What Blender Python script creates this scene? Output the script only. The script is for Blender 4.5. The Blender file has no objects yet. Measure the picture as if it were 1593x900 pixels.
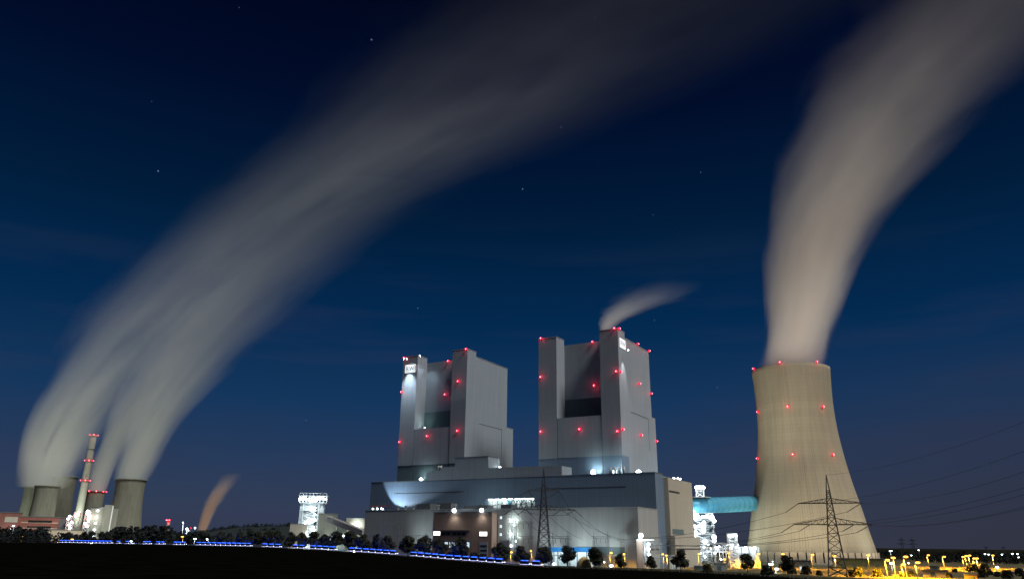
import bpy, math, random
from mathutils import Vector, Matrix
import numpy as np
rnd = random.Random(7)
S = bpy.context.scene
COL = S.collection

# ------------------------------------------------------------------ camera
EYE = 14.0
FPX, PITCH, ROLL = 1164.25, 0.3263, -0.01167          # focal length in pixels of a 1593 wide frame
ff = np.array([0, math.cos(PITCH), math.sin(PITCH)]); uu = np.array([0, -math.sin(PITCH), math.cos(PITCH)])
rt = np.array([1., 0, 0]) * math.cos(ROLL) - uu * math.sin(ROLL)
up = uu * math.cos(ROLL) + np.array([1., 0, 0]) * math.sin(ROLL)
cam = bpy.data.cameras.new('camera'); cam.sensor_width = 36; cam.lens = FPX / 1593 * 36
cam.clip_start = 1; cam.clip_end = 30000
co = bpy.data.objects.new('camera', cam); COL.objects.link(co); S.camera = co
co.matrix_world = Matrix(((rt[0], up[0], -ff[0], 0), (rt[1], up[1], -ff[1], 0), (rt[2], up[2], -ff[2], EYE), (0, 0, 0, 1)))

# ------------------------------------------------------------------ night sky, moon, exposure
MOON_AZ, MOON_EL = math.radians(131), math.radians(50)
moon_dir = Vector((math.sin(MOON_AZ) * math.cos(MOON_EL), math.cos(MOON_AZ) * math.cos(MOON_EL), math.sin(MOON_EL)))
sun = bpy.data.lights.new('moon', 'SUN'); sun.energy = 3.0; sun.angle = math.radians(16); sun.color = (1, .97, .90)
so = bpy.data.objects.new('moon', sun); COL.objects.link(so); so.rotation_euler = moon_dir.to_track_quat('Z', 'Y').to_euler()
S.view_settings.view_transform = 'Standard'; S.view_settings.look = 'None'
S.view_settings.exposure = 0; S.view_settings.gamma = 1; S.view_settings.use_curve_mapping = False

def ray(x, y): return ff + rt * ((x - 796.5) / FPX) + up * ((450 - y) / FPX)

W = bpy.data.worlds.new('World'); S.world = W; W.use_nodes = True
nt = W.node_tree; N = nt.nodes; L = nt.links; N.clear()
def wn(t, **k):
    n = N.new(t)
    for a, b in k.items(): setattr(n, a, b)
    return n
tc = wn('ShaderNodeTexCoord'); sep = wn('ShaderNodeSeparateXYZ'); L.new(tc.outputs['Generated'], sep.inputs[0])
ramp = wn('ShaderNodeValToRGB'); L.new(sep.outputs['Z'], ramp.inputs[0])
def sl(c):  # srgb 0-255 -> linear
    return tuple(((v / 255 + .055) / 1.055) ** 2.4 if v > 10 else v / 255 / 12.92 for v in c) + (1,)
stops = [(0, (54, 61, 78)), (.035, (51, 62, 85)), (.09, (40, 59, 90)), (.17, (21, 54, 92)), (.27, (4, 42, 80)), (.40, (1, 28, 58)), (.53, (1, 13, 42)), (.66, (1, 5, 26)), (1, (1, 3, 16))]
el = ramp.color_ramp.elements
while len(el) < len(stops): el.new(.5)
for e, (p, c) in zip(el, stops): e.position = p; e.color = sl(c)
# faint high cloud bands, stretched along the horizon
mp = wn('ShaderNodeMapping'); mp.inputs['Scale'].default_value = (1.6, 1.6, 15); L.new(tc.outputs['Generated'], mp.inputs[0])
nz = wn('ShaderNodeTexNoise'); nz.inputs['Scale'].default_value = 1.7; nz.inputs['Detail'].default_value = 3; L.new(mp.outputs[0], nz.inputs['Vector'])
nr = wn('ShaderNodeMapRange'); nr.inputs[1].default_value = .5; nr.inputs[2].default_value = .78; nr.inputs[4].default_value = .5; L.new(nz.outputs[0], nr.inputs[0])
zr = wn('ShaderNodeMapRange'); zr.inputs[1].default_value = .42; zr.inputs[2].default_value = .12; L.new(sep.outputs['Z'], zr.inputs[0])
mm = wn('ShaderNodeMath', operation='MULTIPLY'); L.new(nr.outputs[0], mm.inputs[0]); L.new(zr.outputs[0], mm.inputs[1])
mx = wn('ShaderNodeMixRGB'); L.new(mm.outputs[0], mx.inputs[0]); L.new(ramp.outputs[0], mx.inputs[1]); mx.inputs[2].default_value = sl((50, 56, 84))
# the horizon towards the east (right) is greyer and dimmer
ea = wn('ShaderNodeMapRange'); ea.inputs[1].default_value = .12; ea.inputs[2].default_value = .62; L.new(sep.outputs['X'], ea.inputs[0])
ez = wn('ShaderNodeMapRange'); ez.inputs[1].default_value = .24; ez.inputs[2].default_value = .02; ez.inputs[4].default_value = .8; L.new(sep.outputs['Z'], ez.inputs[0])
em = wn('ShaderNodeMath', operation='MULTIPLY'); L.new(ea.outputs[0], em.inputs[0]); L.new(ez.outputs[0], em.inputs[1])
e2 = wn('ShaderNodeMixRGB'); L.new(em.outputs[0], e2.inputs[0]); L.new(mx.outputs[0], e2.inputs[1]); e2.inputs[2].default_value = sl((48, 48, 60)); last = e2.outputs[0]
for sx, sy, rad, b in ((578, 62, .0011, .55), (246, 266, .0010, .4), (873, 198, .0010, .3), (813, 294, .0010, .32), (650, 479, .0009, .22), (668, 143, .0008, .16),
                       (659, 237, .0008, .3), (1090, 268, .0009, .15), (1016, 334, .0008, .12), (364, 303, .0008, .1), (926, 28, .0008, .2), (236, 158, .0008, .1),
                       (1116, 602, .0009, .12), (372, 12, .0008, .12), (1018, 498, .0008, .16), (476, 653, .0009, .1)):
    d = ray(sx, sy); d /= np.linalg.norm(d)
    vd = wn('ShaderNodeVectorMath', operation='DISTANCE'); vd.inputs[1].default_value = d; L.new(tc.outputs['Generated'], vd.inputs[0])
    lt = wn('ShaderNodeMapRange'); lt.inputs[1].default_value = rad; lt.inputs[2].default_value = rad * .3; lt.inputs[4].default_value = b; L.new(vd.outputs['Value'], lt.inputs[0])
    ad = wn('ShaderNodeMixRGB', blend_type='ADD'); L.new(lt.outputs[0], ad.inputs[0]); L.new(last, ad.inputs[1]); ad.inputs[2].default_value = (.55, .75, 1, 1); last = ad.outputs[0]
bg = wn('ShaderNodeBackground'); L.new(last, bg.inputs[0]); bg.inputs[1].default_value = 1
wo = wn('ShaderNodeOutputWorld'); L.new(bg.outputs[0], wo.inputs[0])
try: W.cycles.sampling_method = 'MANUAL'; W.cycles.sample_map_resolution = 512
except Exception: pass

cy = S.cycles
cy.use_denoising = True; cy.max_bounces = 7; cy.diffuse_bounces = 2; cy.glossy_bounces = 1; cy.transmission_bounces = 2
cy.volume_bounces = 6; cy.transparent_max_bounces = 12; cy.sample_clamp_indirect = 3; cy.sample_clamp_direct = 0
cy.volume_step_rate = 1.0; cy.volume_max_steps = 256
try: cy.denoiser = 'OPENIMAGEDENOISE'; cy.denoising_prefilter = 'ACCURATE'; cy.use_light_tree = True
except Exception: pass

# ------------------------------------------------------------------ where things stand
CAM = np.array([0, 0, EYE])
def atD(x, y, D):                                        # the point seen at pixel x, y at ground distance D
    d = ray(x, y); return CAM + d * (D / math.hypot(d[0], d[1]))
def azx(x, D):                                           # ground point under pixel column x (near the horizon) at distance D
    y = 838 + .0117 * x; p = atD(x, y, D); return p[0], p[1]
def atY(x, y, Y):
    d = ray(x, y); return CAM + d * (Y / d[1])
AX = .5272
U = np.array([math.cos(AX), -math.sin(AX), 0]); V = np.array([math.sin(AX), math.cos(AX), 0])   # along and across the power station

_bp = [-500, 0, 100, 200, 300, 400, 500, 600, 700, 800, 850, 900, 1000, 1100, 1200, 1300, 1600, 2200]
_by = [836, 843, 844, 846, 848, 850.5, 855, 862, 871, 879, 882, 883.5, 887, 891, 896.5, 904, 922, 940]
_bd = [1100, 1000, 900, 790, 690, 610, 550, 500, 450, 410, 398, 390, 370, 350, 330, 315, 300, 300]
_ba, _bz = [], []
for x, y, D in zip(_bp, _by, _bd):
    p = atD(x, y, D); _ba.append(math.atan2(p[0], p[1])); _bz.append(EYE - p[2])
def edge(az):                                            # distance of the field's far edge and its height
    D = np.interp(az, _ba, _bd); return D, EYE - np.interp(az, _ba, _bz)
def sstep(a, b, x): t = np.clip((x - a) / (b - a), 0, 1); return t * t * (3 - 2 * t)
def ground(x, y):
    d = math.hypot(x, y); De, ze = edge(math.atan2(x, y))
    if d <= De:
        return EYE - 1.7 - (EYE - 1.7 - ze) * d / De
    return float(ze * (1 - sstep(De + 24, De + 150, d)))

# ------------------------------------------------------------------ helpers
def mat(name, col, rough=.7, emit=0, metal=0, var=.0, vscale=.2, emit_col=None, spec=.3):
    m = bpy.data.materials.new(name); m.use_nodes = True
    b = m.node_tree.nodes['Principled BSDF']
    b.inputs['Base Color'].default_value = (*col, 1); b.inputs['Roughness'].default_value = rough; b.inputs['Metallic'].default_value = metal
    b.inputs['Specular IOR Level'].default_value = spec
    if emit:
        b.inputs['Emission Color'].default_value = (*(emit_col or col), 1); b.inputs['Emission Strength'].default_value = emit
        m.cycles.emission_sampling = 'NONE'
    if var:
        n = m.node_tree.nodes; l = m.node_tree.links
        t = n.new('ShaderNodeTexCoord'); z = n.new('ShaderNodeTexNoise'); z.inputs['Scale'].default_value = vscale; z.inputs['Detail'].default_value = 5
        l.new(t.outputs['Object'], z.inputs['Vector'])
        r = n.new('ShaderNodeMapRange'); r.inputs[1].default_value = .3; r.inputs[2].default_value = .7; r.inputs[3].default_value = 1 - var; r.inputs[4].default_value = 1 + var
        l.new(z.outputs[0], r.inputs[0])
        v = n.new('ShaderNodeVectorMath'); v.operation = 'SCALE'; v.inputs[0].default_value = col; l.new(r.outputs[0], v.inputs['Scale']); l.new(v.outputs[0], b.inputs['Base Color'])
    return m

def clad(name, col, seam=3.0, lift=11.0, dark=.90, var=.035, rough=.55):
    """sheet cladding: upright panels of slightly different shade, thin seams, rain streaks"""
    m = bpy.data.materials.new(name); m.use_nodes = True
    n = m.node_tree.nodes; l = m.node_tree.links; b = n['Principled BSDF']; b.inputs['Roughness'].default_value = rough; b.inputs['Specular IOR Level'].default_value = .3
    def M(op, a, bb=None, c=None):
        k = n.new('ShaderNodeMath'); k.operation = op
        for i, v in enumerate((a, bb, c)):
            if v is None: continue
            if isinstance(v, (int, float)): k.inputs[i].default_value = v
            else: l.new(v, k.inputs[i])
        return k.outputs[0]
    t = n.new('ShaderNodeTexCoord'); s = n.new('ShaderNodeSeparateXYZ'); l.new(t.outputs['Object'], s.inputs[0])
    h = M('ADD', s.outputs[0], s.outputs[1])
    a = M('DIVIDE', h, seam); c = M('DIVIDE', s.outputs[2], lift)
    wv = n.new('ShaderNodeCombineXYZ'); l.new(M('FLOOR', a), wv.inputs[0]); l.new(M('FLOOR', c), wv.inputs[1])
    wn_ = n.new('ShaderNodeTexWhiteNoise'); wn_.noise_dimensions = '2D'; l.new(wv.outputs[0], wn_.inputs['Vector'])
    sa = M('LESS_THAN', M('FRACT', a), .35 / seam); sc = M('LESS_THAN', M('FRACT', c), .3 / lift)
    sm = M('MAXIMUM', sa, sc)
    cv = n.new('ShaderNodeCombineXYZ'); l.new(M('MULTIPLY', h, .35), cv.inputs[0]); l.new(M('MULTIPLY', s.outputs[2], .018), cv.inputs[1])
    z = n.new('ShaderNodeTexNoise'); z.inputs['Scale'].default_value = 1; z.inputs['Detail'].default_value = 4; l.new(cv.outputs[0], z.inputs['Vector'])
    k = M('MULTIPLY_ADD', wn_.outputs[0], var, 1 - var / 2)
    k = M('MULTIPLY', k, M('MULTIPLY_ADD', z.outputs[0], .34, .83))
    k = M('MULTIPLY', k, M('SUBTRACT', 1, M('MULTIPLY', sm, 1 - dark)))
    v = n.new('ShaderNodeVectorMath'); v.operation = 'SCALE'; v.inputs[0].default_value = col; l.new(k, v.inputs['Scale']); l.new(v.outputs[0], b.inputs['Base Color'])
    return m

def shellmat(name, col, ribs, lift=2.2, streak=.3):
    """cast concrete shell: meridian ribs, lift rings, weather streaks"""
    m = bpy.data.materials.new(name); m.use_nodes = True
    n = m.node_tree.nodes; l = m.node_tree.links; b = n['Principled BSDF']; b.inputs['Roughness'].default_value = .9; b.inputs['Specular IOR Level'].default_value = .1
    def M(op, a, bb=None, c=None):
        k = n.new('ShaderNodeMath'); k.operation = op
        for i, v in enumerate((a, bb, c)):
            if v is None: continue
            if isinstance(v, (int, float)): k.inputs[i].default_value = v
            else: l.new(v, k.inputs[i])
        return k.outputs[0]
    t = n.new('ShaderNodeTexCoord'); s = n.new('ShaderNodeSeparateXYZ'); l.new(t.outputs['Object'], s.inputs[0])
    ang = M('ARCTAN2', s.outputs[1], s.outputs[0]); a = M('MULTIPLY', ang, ribs / (2 * math.pi)); c = M('DIVIDE', s.outputs[2], lift)
    sa = M('LESS_THAN', M('ABSOLUTE', M('SUBTRACT', M('FRACT', a), .5)), .08); sc = M('LESS_THAN', M('FRACT', c), .16)
    def noise(fa, fz, off, det=4):
        cv = n.new('ShaderNodeCombineXYZ')
        l.new(M('MULTIPLY', M('COSINE', ang), fa), cv.inputs[0]); l.new(M('MULTIPLY', M('SINE', ang), fa), cv.inputs[1]); l.new(M('MULTIPLY_ADD', s.outputs[2], fz, off), cv.inputs[2])
        z = n.new('ShaderNodeTexNoise'); z.inputs['Scale'].default_value = 1; z.inputs['Detail'].default_value = det; l.new(cv.outputs[0], z.inputs['Vector']); return z.outputs[0]
    k = M('MULTIPLY_ADD', noise(16, .012, 0), streak * 1.6, 1 - streak * .8)
    k = M('MULTIPLY', k, M('MULTIPLY_ADD', noise(3, .045, 7), streak, 1 - streak * .5))
    ww = n.new('ShaderNodeTexWhiteNoise'); ww.noise_dimensions = '1D'; l.new(M('FLOOR', M('DIVIDE', s.outputs[2], lift * 2)), ww.inputs['W'])
    k = M('MULTIPLY', k, M('MULTIPLY_ADD', ww.outputs[0], .07, .965))
    k = M('MULTIPLY', k, M('SUBTRACT', 1, M('MULTIPLY', M('MULTIPLY', sa, M('GREATER_THAN', noise(9, .02, 3), .48)), .30))); k = M('MULTIPLY', k, M('SUBTRACT', 1, M('MULTIPLY', sc, .05)))
    v = n.new('ShaderNodeVectorMath'); v.operation = 'SCALE'; v.inputs[0].default_value = col; l.new(k, v.inputs['Scale']); l.new(v.outputs[0], b.inputs['Base Color'])
    return m

def boxes(name, m, parent, *bs):
    for b in bs: MB().box(*b).build(name, m, parent)

class MB:
    """collects shapes, then links them as ONE mesh object"""
    def __init__(s): s.v = []; s.f = []; s.sm = []
    def quad(s, pts, smooth=False):
        i = len(s.v); s.v += [tuple(p) for p in pts]; s.f.append(tuple(range(i, i + len(pts)))); s.sm.append(smooth); return s
    def box(s, x0, x1, y0, y1, z0, z1):
        i = len(s.v); s.v += [(x0, y0, z0), (x1, y0, z0), (x1, y1, z0), (x0, y1, z0), (x0, y0, z1), (x1, y0, z1), (x1, y1, z1), (x0, y1, z1)]
        for q in ((0, 3, 2, 1), (4, 5, 6, 7), (0, 1, 5, 4), (1, 2, 6, 5), (2, 3, 7, 6), (3, 0, 4, 7)): s.f.append(tuple(i + a for a in q)); s.sm.append(False)
        return s
    def prism(s, poly, y0, y1):
        """outline in x, z pushed from y0 to y1"""
        i = len(s.v); n = len(poly)
        s.v += [(x, y0, z) for x, z in poly] + [(x, y1, z) for x, z in poly]
        s.f.append(tuple(range(i, i + n))); s.f.append(tuple(range(i + 2 * n - 1, i + n - 1, -1))); s.sm += [False, False]
        for k in range(n): s.f.append((i + (k + 1) % n, i + k, i + n + k, i + n + (k + 1) % n)); s.sm.append(False)
        return s
    def bar(s, a, b, r, r2=None, n=4, cap=True):
        a = Vector(a); b = Vector(b); d = b - a
        if d.length < 1e-6: return s
        q = d.to_track_quat('Z', 'Y'); r2 = r if r2 is None else r2; i = len(s.v)
        for p, rr in ((a, r), (b, r2)):
            for k in range(n):
                t = 2 * math.pi * (k + .5) / n; s.v.append(tuple(p + q @ Vector((rr * math.cos(t), rr * math.sin(t), 0))))
        for k in range(n): s.f.append((i + k, i + (k + 1) % n, i + n + (k + 1) % n, i + n + k)); s.sm.append(n > 6)
        if cap: s.f.append(tuple(range(i + n - 1, i - 1, -1))); s.f.append(tuple(range(i + n, i + 2 * n))); s.sm += [False, False]
        return s
    def path(s, pts, r, n=4):
        for a, b in zip(pts, pts[1:]): s.bar(a, b, r, n=n)
        return s
    def lathe(s, prof, n=48, c=(0, 0, 0), close=False):
        i = len(s.v)
        for r, z in prof:
            for k in range(n): t = 2 * math.pi * k / n; s.v.append((c[0] + r * math.cos(t), c[1] + r * math.sin(t), c[2] + z))
        for j in range(len(prof) - 1):
            for k in range(n):
                a = i + j * n + k; b = i + j * n + (k + 1) % n; s.f.append((a, b, b + n, a + n)); s.sm.append(True)
        if close:
            s.f.append(tuple(i + k for k in range(n - 1, -1, -1))); o = i + (len(prof) - 1) * n; s.f.append(tuple(o + k for k in range(n))); s.sm += [False, False]
        return s
    def ball(s, c, r, n=8, m=5):
        return s.lathe([(max(1e-3, r * math.sin(math.pi * j / m)), -r * math.cos(math.pi * j / m)) for j in range(m + 1)], n, c)
    def mesh(s, name, m):
        me = bpy.data.meshes.new(name); me.from_pydata(s.v, [], s.f); me.polygons.foreach_set('use_smooth', s.sm)
        if m: me.materials.append(m)
        me.update(); return me
    def build(s, name, m, parent=None, loc=(0, 0, 0)):
        o = bpy.data.objects.new(name, s.mesh(name, m)); COL.objects.link(o); o.location = loc
        if parent: o.parent = parent
        return o

def tag(o, label, cat, group=None, kind=None):
    if label: o['label'] = label
    if cat: o['category'] = cat
    if group: o['group'] = group
    if kind: o['kind'] = kind
    return o
def thing(name, label, cat, loc=(0, 0, 0), rz=0, group=None):
    o = bpy.data.objects.new(name, None); COL.objects.link(o); o.location = loc; o.rotation_euler = (0, 0, rz); o.empty_display_size = .1
    return tag(o, label, cat, group)
def structure(o): o['kind'] = 'structure'; return o
def copy_tree(o, parent=None):
    c = o.copy(); COL.objects.link(c)
    if parent: c.parent = parent
    for ch in list(o.children): copy_tree(ch, c)
    return c
def lamp(name, parent, loc, watts, col, kind='POINT', aim=None, cone=60, blend=.4, rad=.5):
    d = bpy.data.lights.new(name, kind); d.energy = watts; d.color = col; d.shadow_soft_size = rad
    o = bpy.data.objects.new(name, d); COL.objects.link(o); o.parent = parent; o.location = loc
    if kind == 'SPOT':
        d.spot_size = math.radians(cone); d.spot_blend = blend
        o.rotation_euler = (Vector(loc) - Vector(aim)).to_track_quat('Z', 'Y').to_euler()
    return o
ORD = 'first second third fourth fifth sixth seventh eighth ninth tenth eleventh twelfth thirteenth fourteenth fifteenth sixteenth seventeenth eighteenth nineteenth twentieth twenty-first twenty-second twenty-third twenty-fourth twenty-fifth twenty-sixth twenty-seventh twenty-eighth twenty-ninth thirtieth thirty-first thirty-second thirty-third thirty-fourth thirty-fifth thirty-sixth thirty-seventh thirty-eighth thirty-ninth fortieth forty-first forty-second forty-third forty-fourth forty-fifth forty-sixth forty-seventh forty-eighth forty-ninth fiftieth'.split()

WHITE = (.80, .95, 1.0); SODIUM = (1, .42, .012); RED = (1, .03, .07)
M_wall = clad('grey_cladding', (.238, .278, .322))
M_dark = clad('blue_cladding', (.12, .175, .25))
M_mid = clad('slate_cladding', (.20, .235, .27))
M_band = clad('louvre_cladding', (.085, .13, .15), seam=1.5, lift=1.2)
M_annex = clad('pale_cladding', (.30, .32, .325), seam=4.5, lift=18)
M_cream = clad('cream_cladding', (.37, .345, .29), seam=3, lift=14)
M_brown = clad('brown_cladding', (.20, .145, .12), seam=2.4, lift=30)
M_seam = mat('dark_joint', (.03, .03, .035))  # near-black colour for joints, slots and rings
M_roof = mat('roof_felt', (.04, .042, .045), .9)
M_steel = mat('painted_steel', (.09, .10, .11), .5, var=.15, vscale=.6)
M_galv = mat('galvanised_steel', (.34, .36, .37), .45, metal=.3, var=.12, vscale=.4)
M_white = mat('white_steel', (.75, .78, .78), .5, var=.08, vscale=.3)
M_pylon = mat('pylon_steel', (.045, .047, .05), .6)
M_wire = mat('wire', (.03, .03, .035), .6)
M_flood = mat('flood_glass', (1, 1, 1), emit=14, emit_col=(.82, .96, 1))
M_sod = mat('sodium_glass', (1, .7, .3), emit=3.6, emit_col=(1, .50, .05))
M_redl = mat('red_glass', (.8, .02, .03), emit=1.5, emit_col=(1, .008, .05))
M_redc = mat('red_core', (1, .2, .2), emit=9, emit_col=(1, .22, .28))
M_win = mat('lit_window', (1, .95, .85), emit=2.2, emit_col=(1, .93, .82))
M_winc = mat('lit_window_cool', (.8, .9, 1), emit=.9, emit_col=(.62, .82, 1))
M_glass = mat('dark_glass', (.02, .022, .025), .15)
M_conc = shellmat('tower_concrete', (.30, .265, .20), 150, 3.4, .17)
M_oldc = shellmat('old_tower_concrete', (.20, .205, .165), 70, 3, .42)
M_leaf = mat('leaves', (.016, .019, .009), .7, var=.45, vscale=.9)
M_bark = mat('bark', (.06, .05, .04), .9, var=.2, vscale=2)
M_wood = mat('far_leaves', (.008, .012, .013), .9, var=.4, vscale=.06)

# ------------------------------------------------------------------ the ground: one sheet
def terrain():
    azs = [math.radians(a) for a in list(np.arange(-180, -48, 4)) + list(np.arange(-48, 48, .6)) + list(np.arange(48, 180, 4))]
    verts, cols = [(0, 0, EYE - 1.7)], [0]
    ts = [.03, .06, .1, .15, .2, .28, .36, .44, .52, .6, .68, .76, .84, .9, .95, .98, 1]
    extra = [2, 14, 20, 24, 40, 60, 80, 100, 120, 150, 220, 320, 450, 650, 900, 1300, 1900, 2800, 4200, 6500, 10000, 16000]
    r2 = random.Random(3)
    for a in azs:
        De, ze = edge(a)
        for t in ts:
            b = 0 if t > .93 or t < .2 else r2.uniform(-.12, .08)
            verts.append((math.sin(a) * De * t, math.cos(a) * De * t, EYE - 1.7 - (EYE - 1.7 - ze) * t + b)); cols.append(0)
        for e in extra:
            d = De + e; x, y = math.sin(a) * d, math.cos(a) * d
            verts.append((x, y, ground(x, y))); cols.append(.5 if e <= 40 else 1 if e < 700 else .12)  # beyond the yard, ground colour darkened to hold back the moonlight
    n = len(ts) + len(extra); faces = []
    for i in range(len(azs)):
        j = (i + 1) % len(azs); a0 = 1 + i * n; b0 = 1 + j * n
        faces.append((0, b0, a0))
        for k in range(n - 1): faces.append((a0 + k, b0 + k, b0 + k + 1, a0 + k + 1))
    me = bpy.data.meshes.new('ground'); me.from_pydata(verts, [], faces)
    at = me.attributes.new('zone', 'FLOAT', 'POINT'); at.data.foreach_set('value', cols)
    me.polygons.foreach_set('use_smooth', [True] * len(faces)); me.update()
    m = bpy.data.materials.new('earth_and_grass'); m.use_nodes = True; q = m.node_tree.nodes; l = m.node_tree.links; b = q['Principled BSDF']
    b.inputs['Roughness'].default_value = 1; b.inputs['Specular IOR Level'].default_value = 0
    t = q.new('ShaderNodeTexCoord'); z = q.new('ShaderNodeTexNoise'); z.inputs['Scale'].default_value = .35; z.inputs['Detail'].default_value = 8; l.new(t.outputs['Object'], z.inputs['Vector'])
    a = q.new('ShaderNodeAttribute'); a.attribute_name = 'zone'
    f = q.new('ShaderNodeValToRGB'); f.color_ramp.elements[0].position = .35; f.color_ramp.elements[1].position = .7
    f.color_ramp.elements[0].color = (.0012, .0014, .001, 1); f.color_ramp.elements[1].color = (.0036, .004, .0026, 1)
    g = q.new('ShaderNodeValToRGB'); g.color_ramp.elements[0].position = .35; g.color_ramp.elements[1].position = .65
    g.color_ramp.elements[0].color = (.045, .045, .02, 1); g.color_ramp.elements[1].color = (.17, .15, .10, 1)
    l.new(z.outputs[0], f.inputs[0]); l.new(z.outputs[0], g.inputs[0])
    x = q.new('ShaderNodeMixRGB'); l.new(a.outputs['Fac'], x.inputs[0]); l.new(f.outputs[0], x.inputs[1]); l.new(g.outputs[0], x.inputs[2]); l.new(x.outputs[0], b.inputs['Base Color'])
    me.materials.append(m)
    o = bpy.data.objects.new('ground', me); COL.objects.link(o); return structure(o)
terrain()

# the road that runs along the field's far edge
def road_pt(px, off):
    x, y = azx(px, 500); a = math.atan2(x, y); De, ze = edge(a); d = De + off; return math.sin(a) * d, math.cos(a) * d, ground(math.sin(a) * d, math.cos(a) * d)
mb = MB(); rk = MB(); px_list = list(range(-300, 1500, 20))
for p, q in zip(px_list, px_list[1:]):
    a, b, c, d = road_pt(p, 4), road_pt(q, 4), road_pt(q, 12.5), road_pt(p, 12.5)
    mb.quad([(v[0], v[1], v[2] + .06) for v in (a, b, c, d)])
    for o0, o1 in ((4.4, 4.6), (11.9, 12.1)):
        rk.quad([(v[0], v[1], v[2] + .066) for v in (road_pt(p, o0), road_pt(q, o0), road_pt(q, o1), road_pt(p, o1))])
structure(mb.build('road', mat('asphalt', (.05, .05, .052), .8, var=.2, vscale=.5)))
rl = structure(rk.build('road_edge_line', mat('road_paint', (.75, .75, .72), .6)))

# ------------------------------------------------------------------ lamps that are parts of buildings
fl_head = MB().box(-.6, .6, -.25, .35, -.45, .45)
def red_light(parent, loc, r=1.0, watts=420, nrm=(0, -1, 0), glow=True):
    o = MB().bar((0, 0, -.8), (0, 0, -.2), .35, n=6).build('aviation_light', M_steel, parent, loc)
    MB().ball((0, 0, .3), r, 10, 6).build('lens', M_redl, o)  # oversized globe, its red also draws the glare halo round the lamp
    MB().ball((nrm[0] * r * .75, nrm[1] * r * .75, .3 + nrm[2] * r * .75), r * .42, 8, 5).build('bulb', M_redc, o)
    if glow: lamp('red_glow', o, (nrm[0] * 2.6, nrm[1] * 2.6, .4), watts, RED, rad=.6)
    return o
def floodlight(parent, loc, aim, watts, cone=100, blend=.5, r=.9, col=WHITE, kind='SPOT', m=None, z_off=1.2):
    o = MB().bar((0, 0, -.9), (0, 0, .2), .12).box(-.7, .7, -.3, .3, -.4, .4).build('floodlight', M_steel, parent, loc)
    MB().ball((0, -.45, .1), r, 8, 5).build('lens', m or M_flood, o)
    rel = (aim[0] - loc[0], aim[1] - loc[1], aim[2] - loc[2]); L_ = Vector(rel).normalized() * (r + .35) + Vector((0, -.45, .1))
    lamp('beam', o, L_, watts, col, kind, rel, cone, blend, .35)
    return o

# ------------------------------------------------------------------ boiler houses (two alike)
RZ = -AX
def uvz(u, v, z): p = U * u + V * v; return (p[0], p[1], z)
def boiler(u0, v0, label, first):
    t = thing('boiler_house', label, 'power station', uvz(u0, v0, 0), RZ, 'twin boiler houses of the power station')
    # x along the front, y to the back
    MB().box(0, 16.2, 0, 14, 76, 172).build('stair_tower', M_wall, t)
    MB().box(53.8, 69.2, 0, 14, 76, 172).build('stair_tower', M_wall, t)
    MB().box(-.0, 16.1, .4, 14, 0, 76).box(16.6, 53.4, .6, 14, 0, 76).box(54, 69.1, .4, 14, 0, 76).build('base_wall', M_band if first else M_dark, t)
    MB().box(16.25, 53.75, .35, 14.2, 76.02, 106.4).build('front_panel', M_wall, t)
    MB().box(16.25, 50 if not first else 53.75, 14.4, 17, 123, 168).build('recess_wall', M_wall, t)
    MB().box(16.25, 50 if not first else 53.75, 14.6, 17, 106.4, 123).build('recess_lower_band', M_band, t)  # darker band across the foot of the recess
    MB().box(.2, 69, 17, 68.6, 0, 168).build('main_block', M_wall, t)
    MB().box(50 if not first else 53.75, 53.75 if not first else 53.78, 16, 17, 106.4, 168).build('recess_slot', M_seam, t)
    MB().box(.4, 69.19, 14, 17, 0, 168).build('link_wall', M_wall, t) if False else None
    MB().box(53.8, 69.2, 14, 17, 0, 168).box(0, 16.2, 14, 17, 0, 168).build('link_wall', M_wall, t)
    MB().box(3, 66, 68.6, 85.4, 0, 114.4).build('rear_block', M_wall, t)
    # thin joints on the side wall and front
    boxes('cladding_joint', M_seam, t, (69.0, 69.08, 22, 60, 110.6, 111.0), (69.0, 69.08, 59.5, 60, 85, 110.5), (16.0, 16.5, .1, .5, 76, 106), (53.5, 53.95, .1, .5, 66, 106))
    boxes('roof_edge', M_galv, t, (-.25, 16.45, -.25, 14.2, 172.01, 172.5), (53.55, 69.45, -.25, 14.2, 172.01, 172.5), (0, 69.3, 17.2, 68.9, 168.01, 168.45), (2.8, 66.2, 68.4, 85.7, 114.41, 114.8))
    s = MB().lathe([(2.2, 168.4), (2.2, 180), (1.9, 180.2), (1.9, 176)], 14, (47, 27, 0)).build('exhaust_stack', M_galv, t)
    return t
A0, B0, V0 = -417.8, -279.2, 523.8
bA = boiler(A0, V0, 'grey boiler house with the lit sign on the front of its stair tower, farther one', True)
bB = boiler(B0, V0, 'grey boiler house with steam above its roof and lit sign on its side wall', False)

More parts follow.
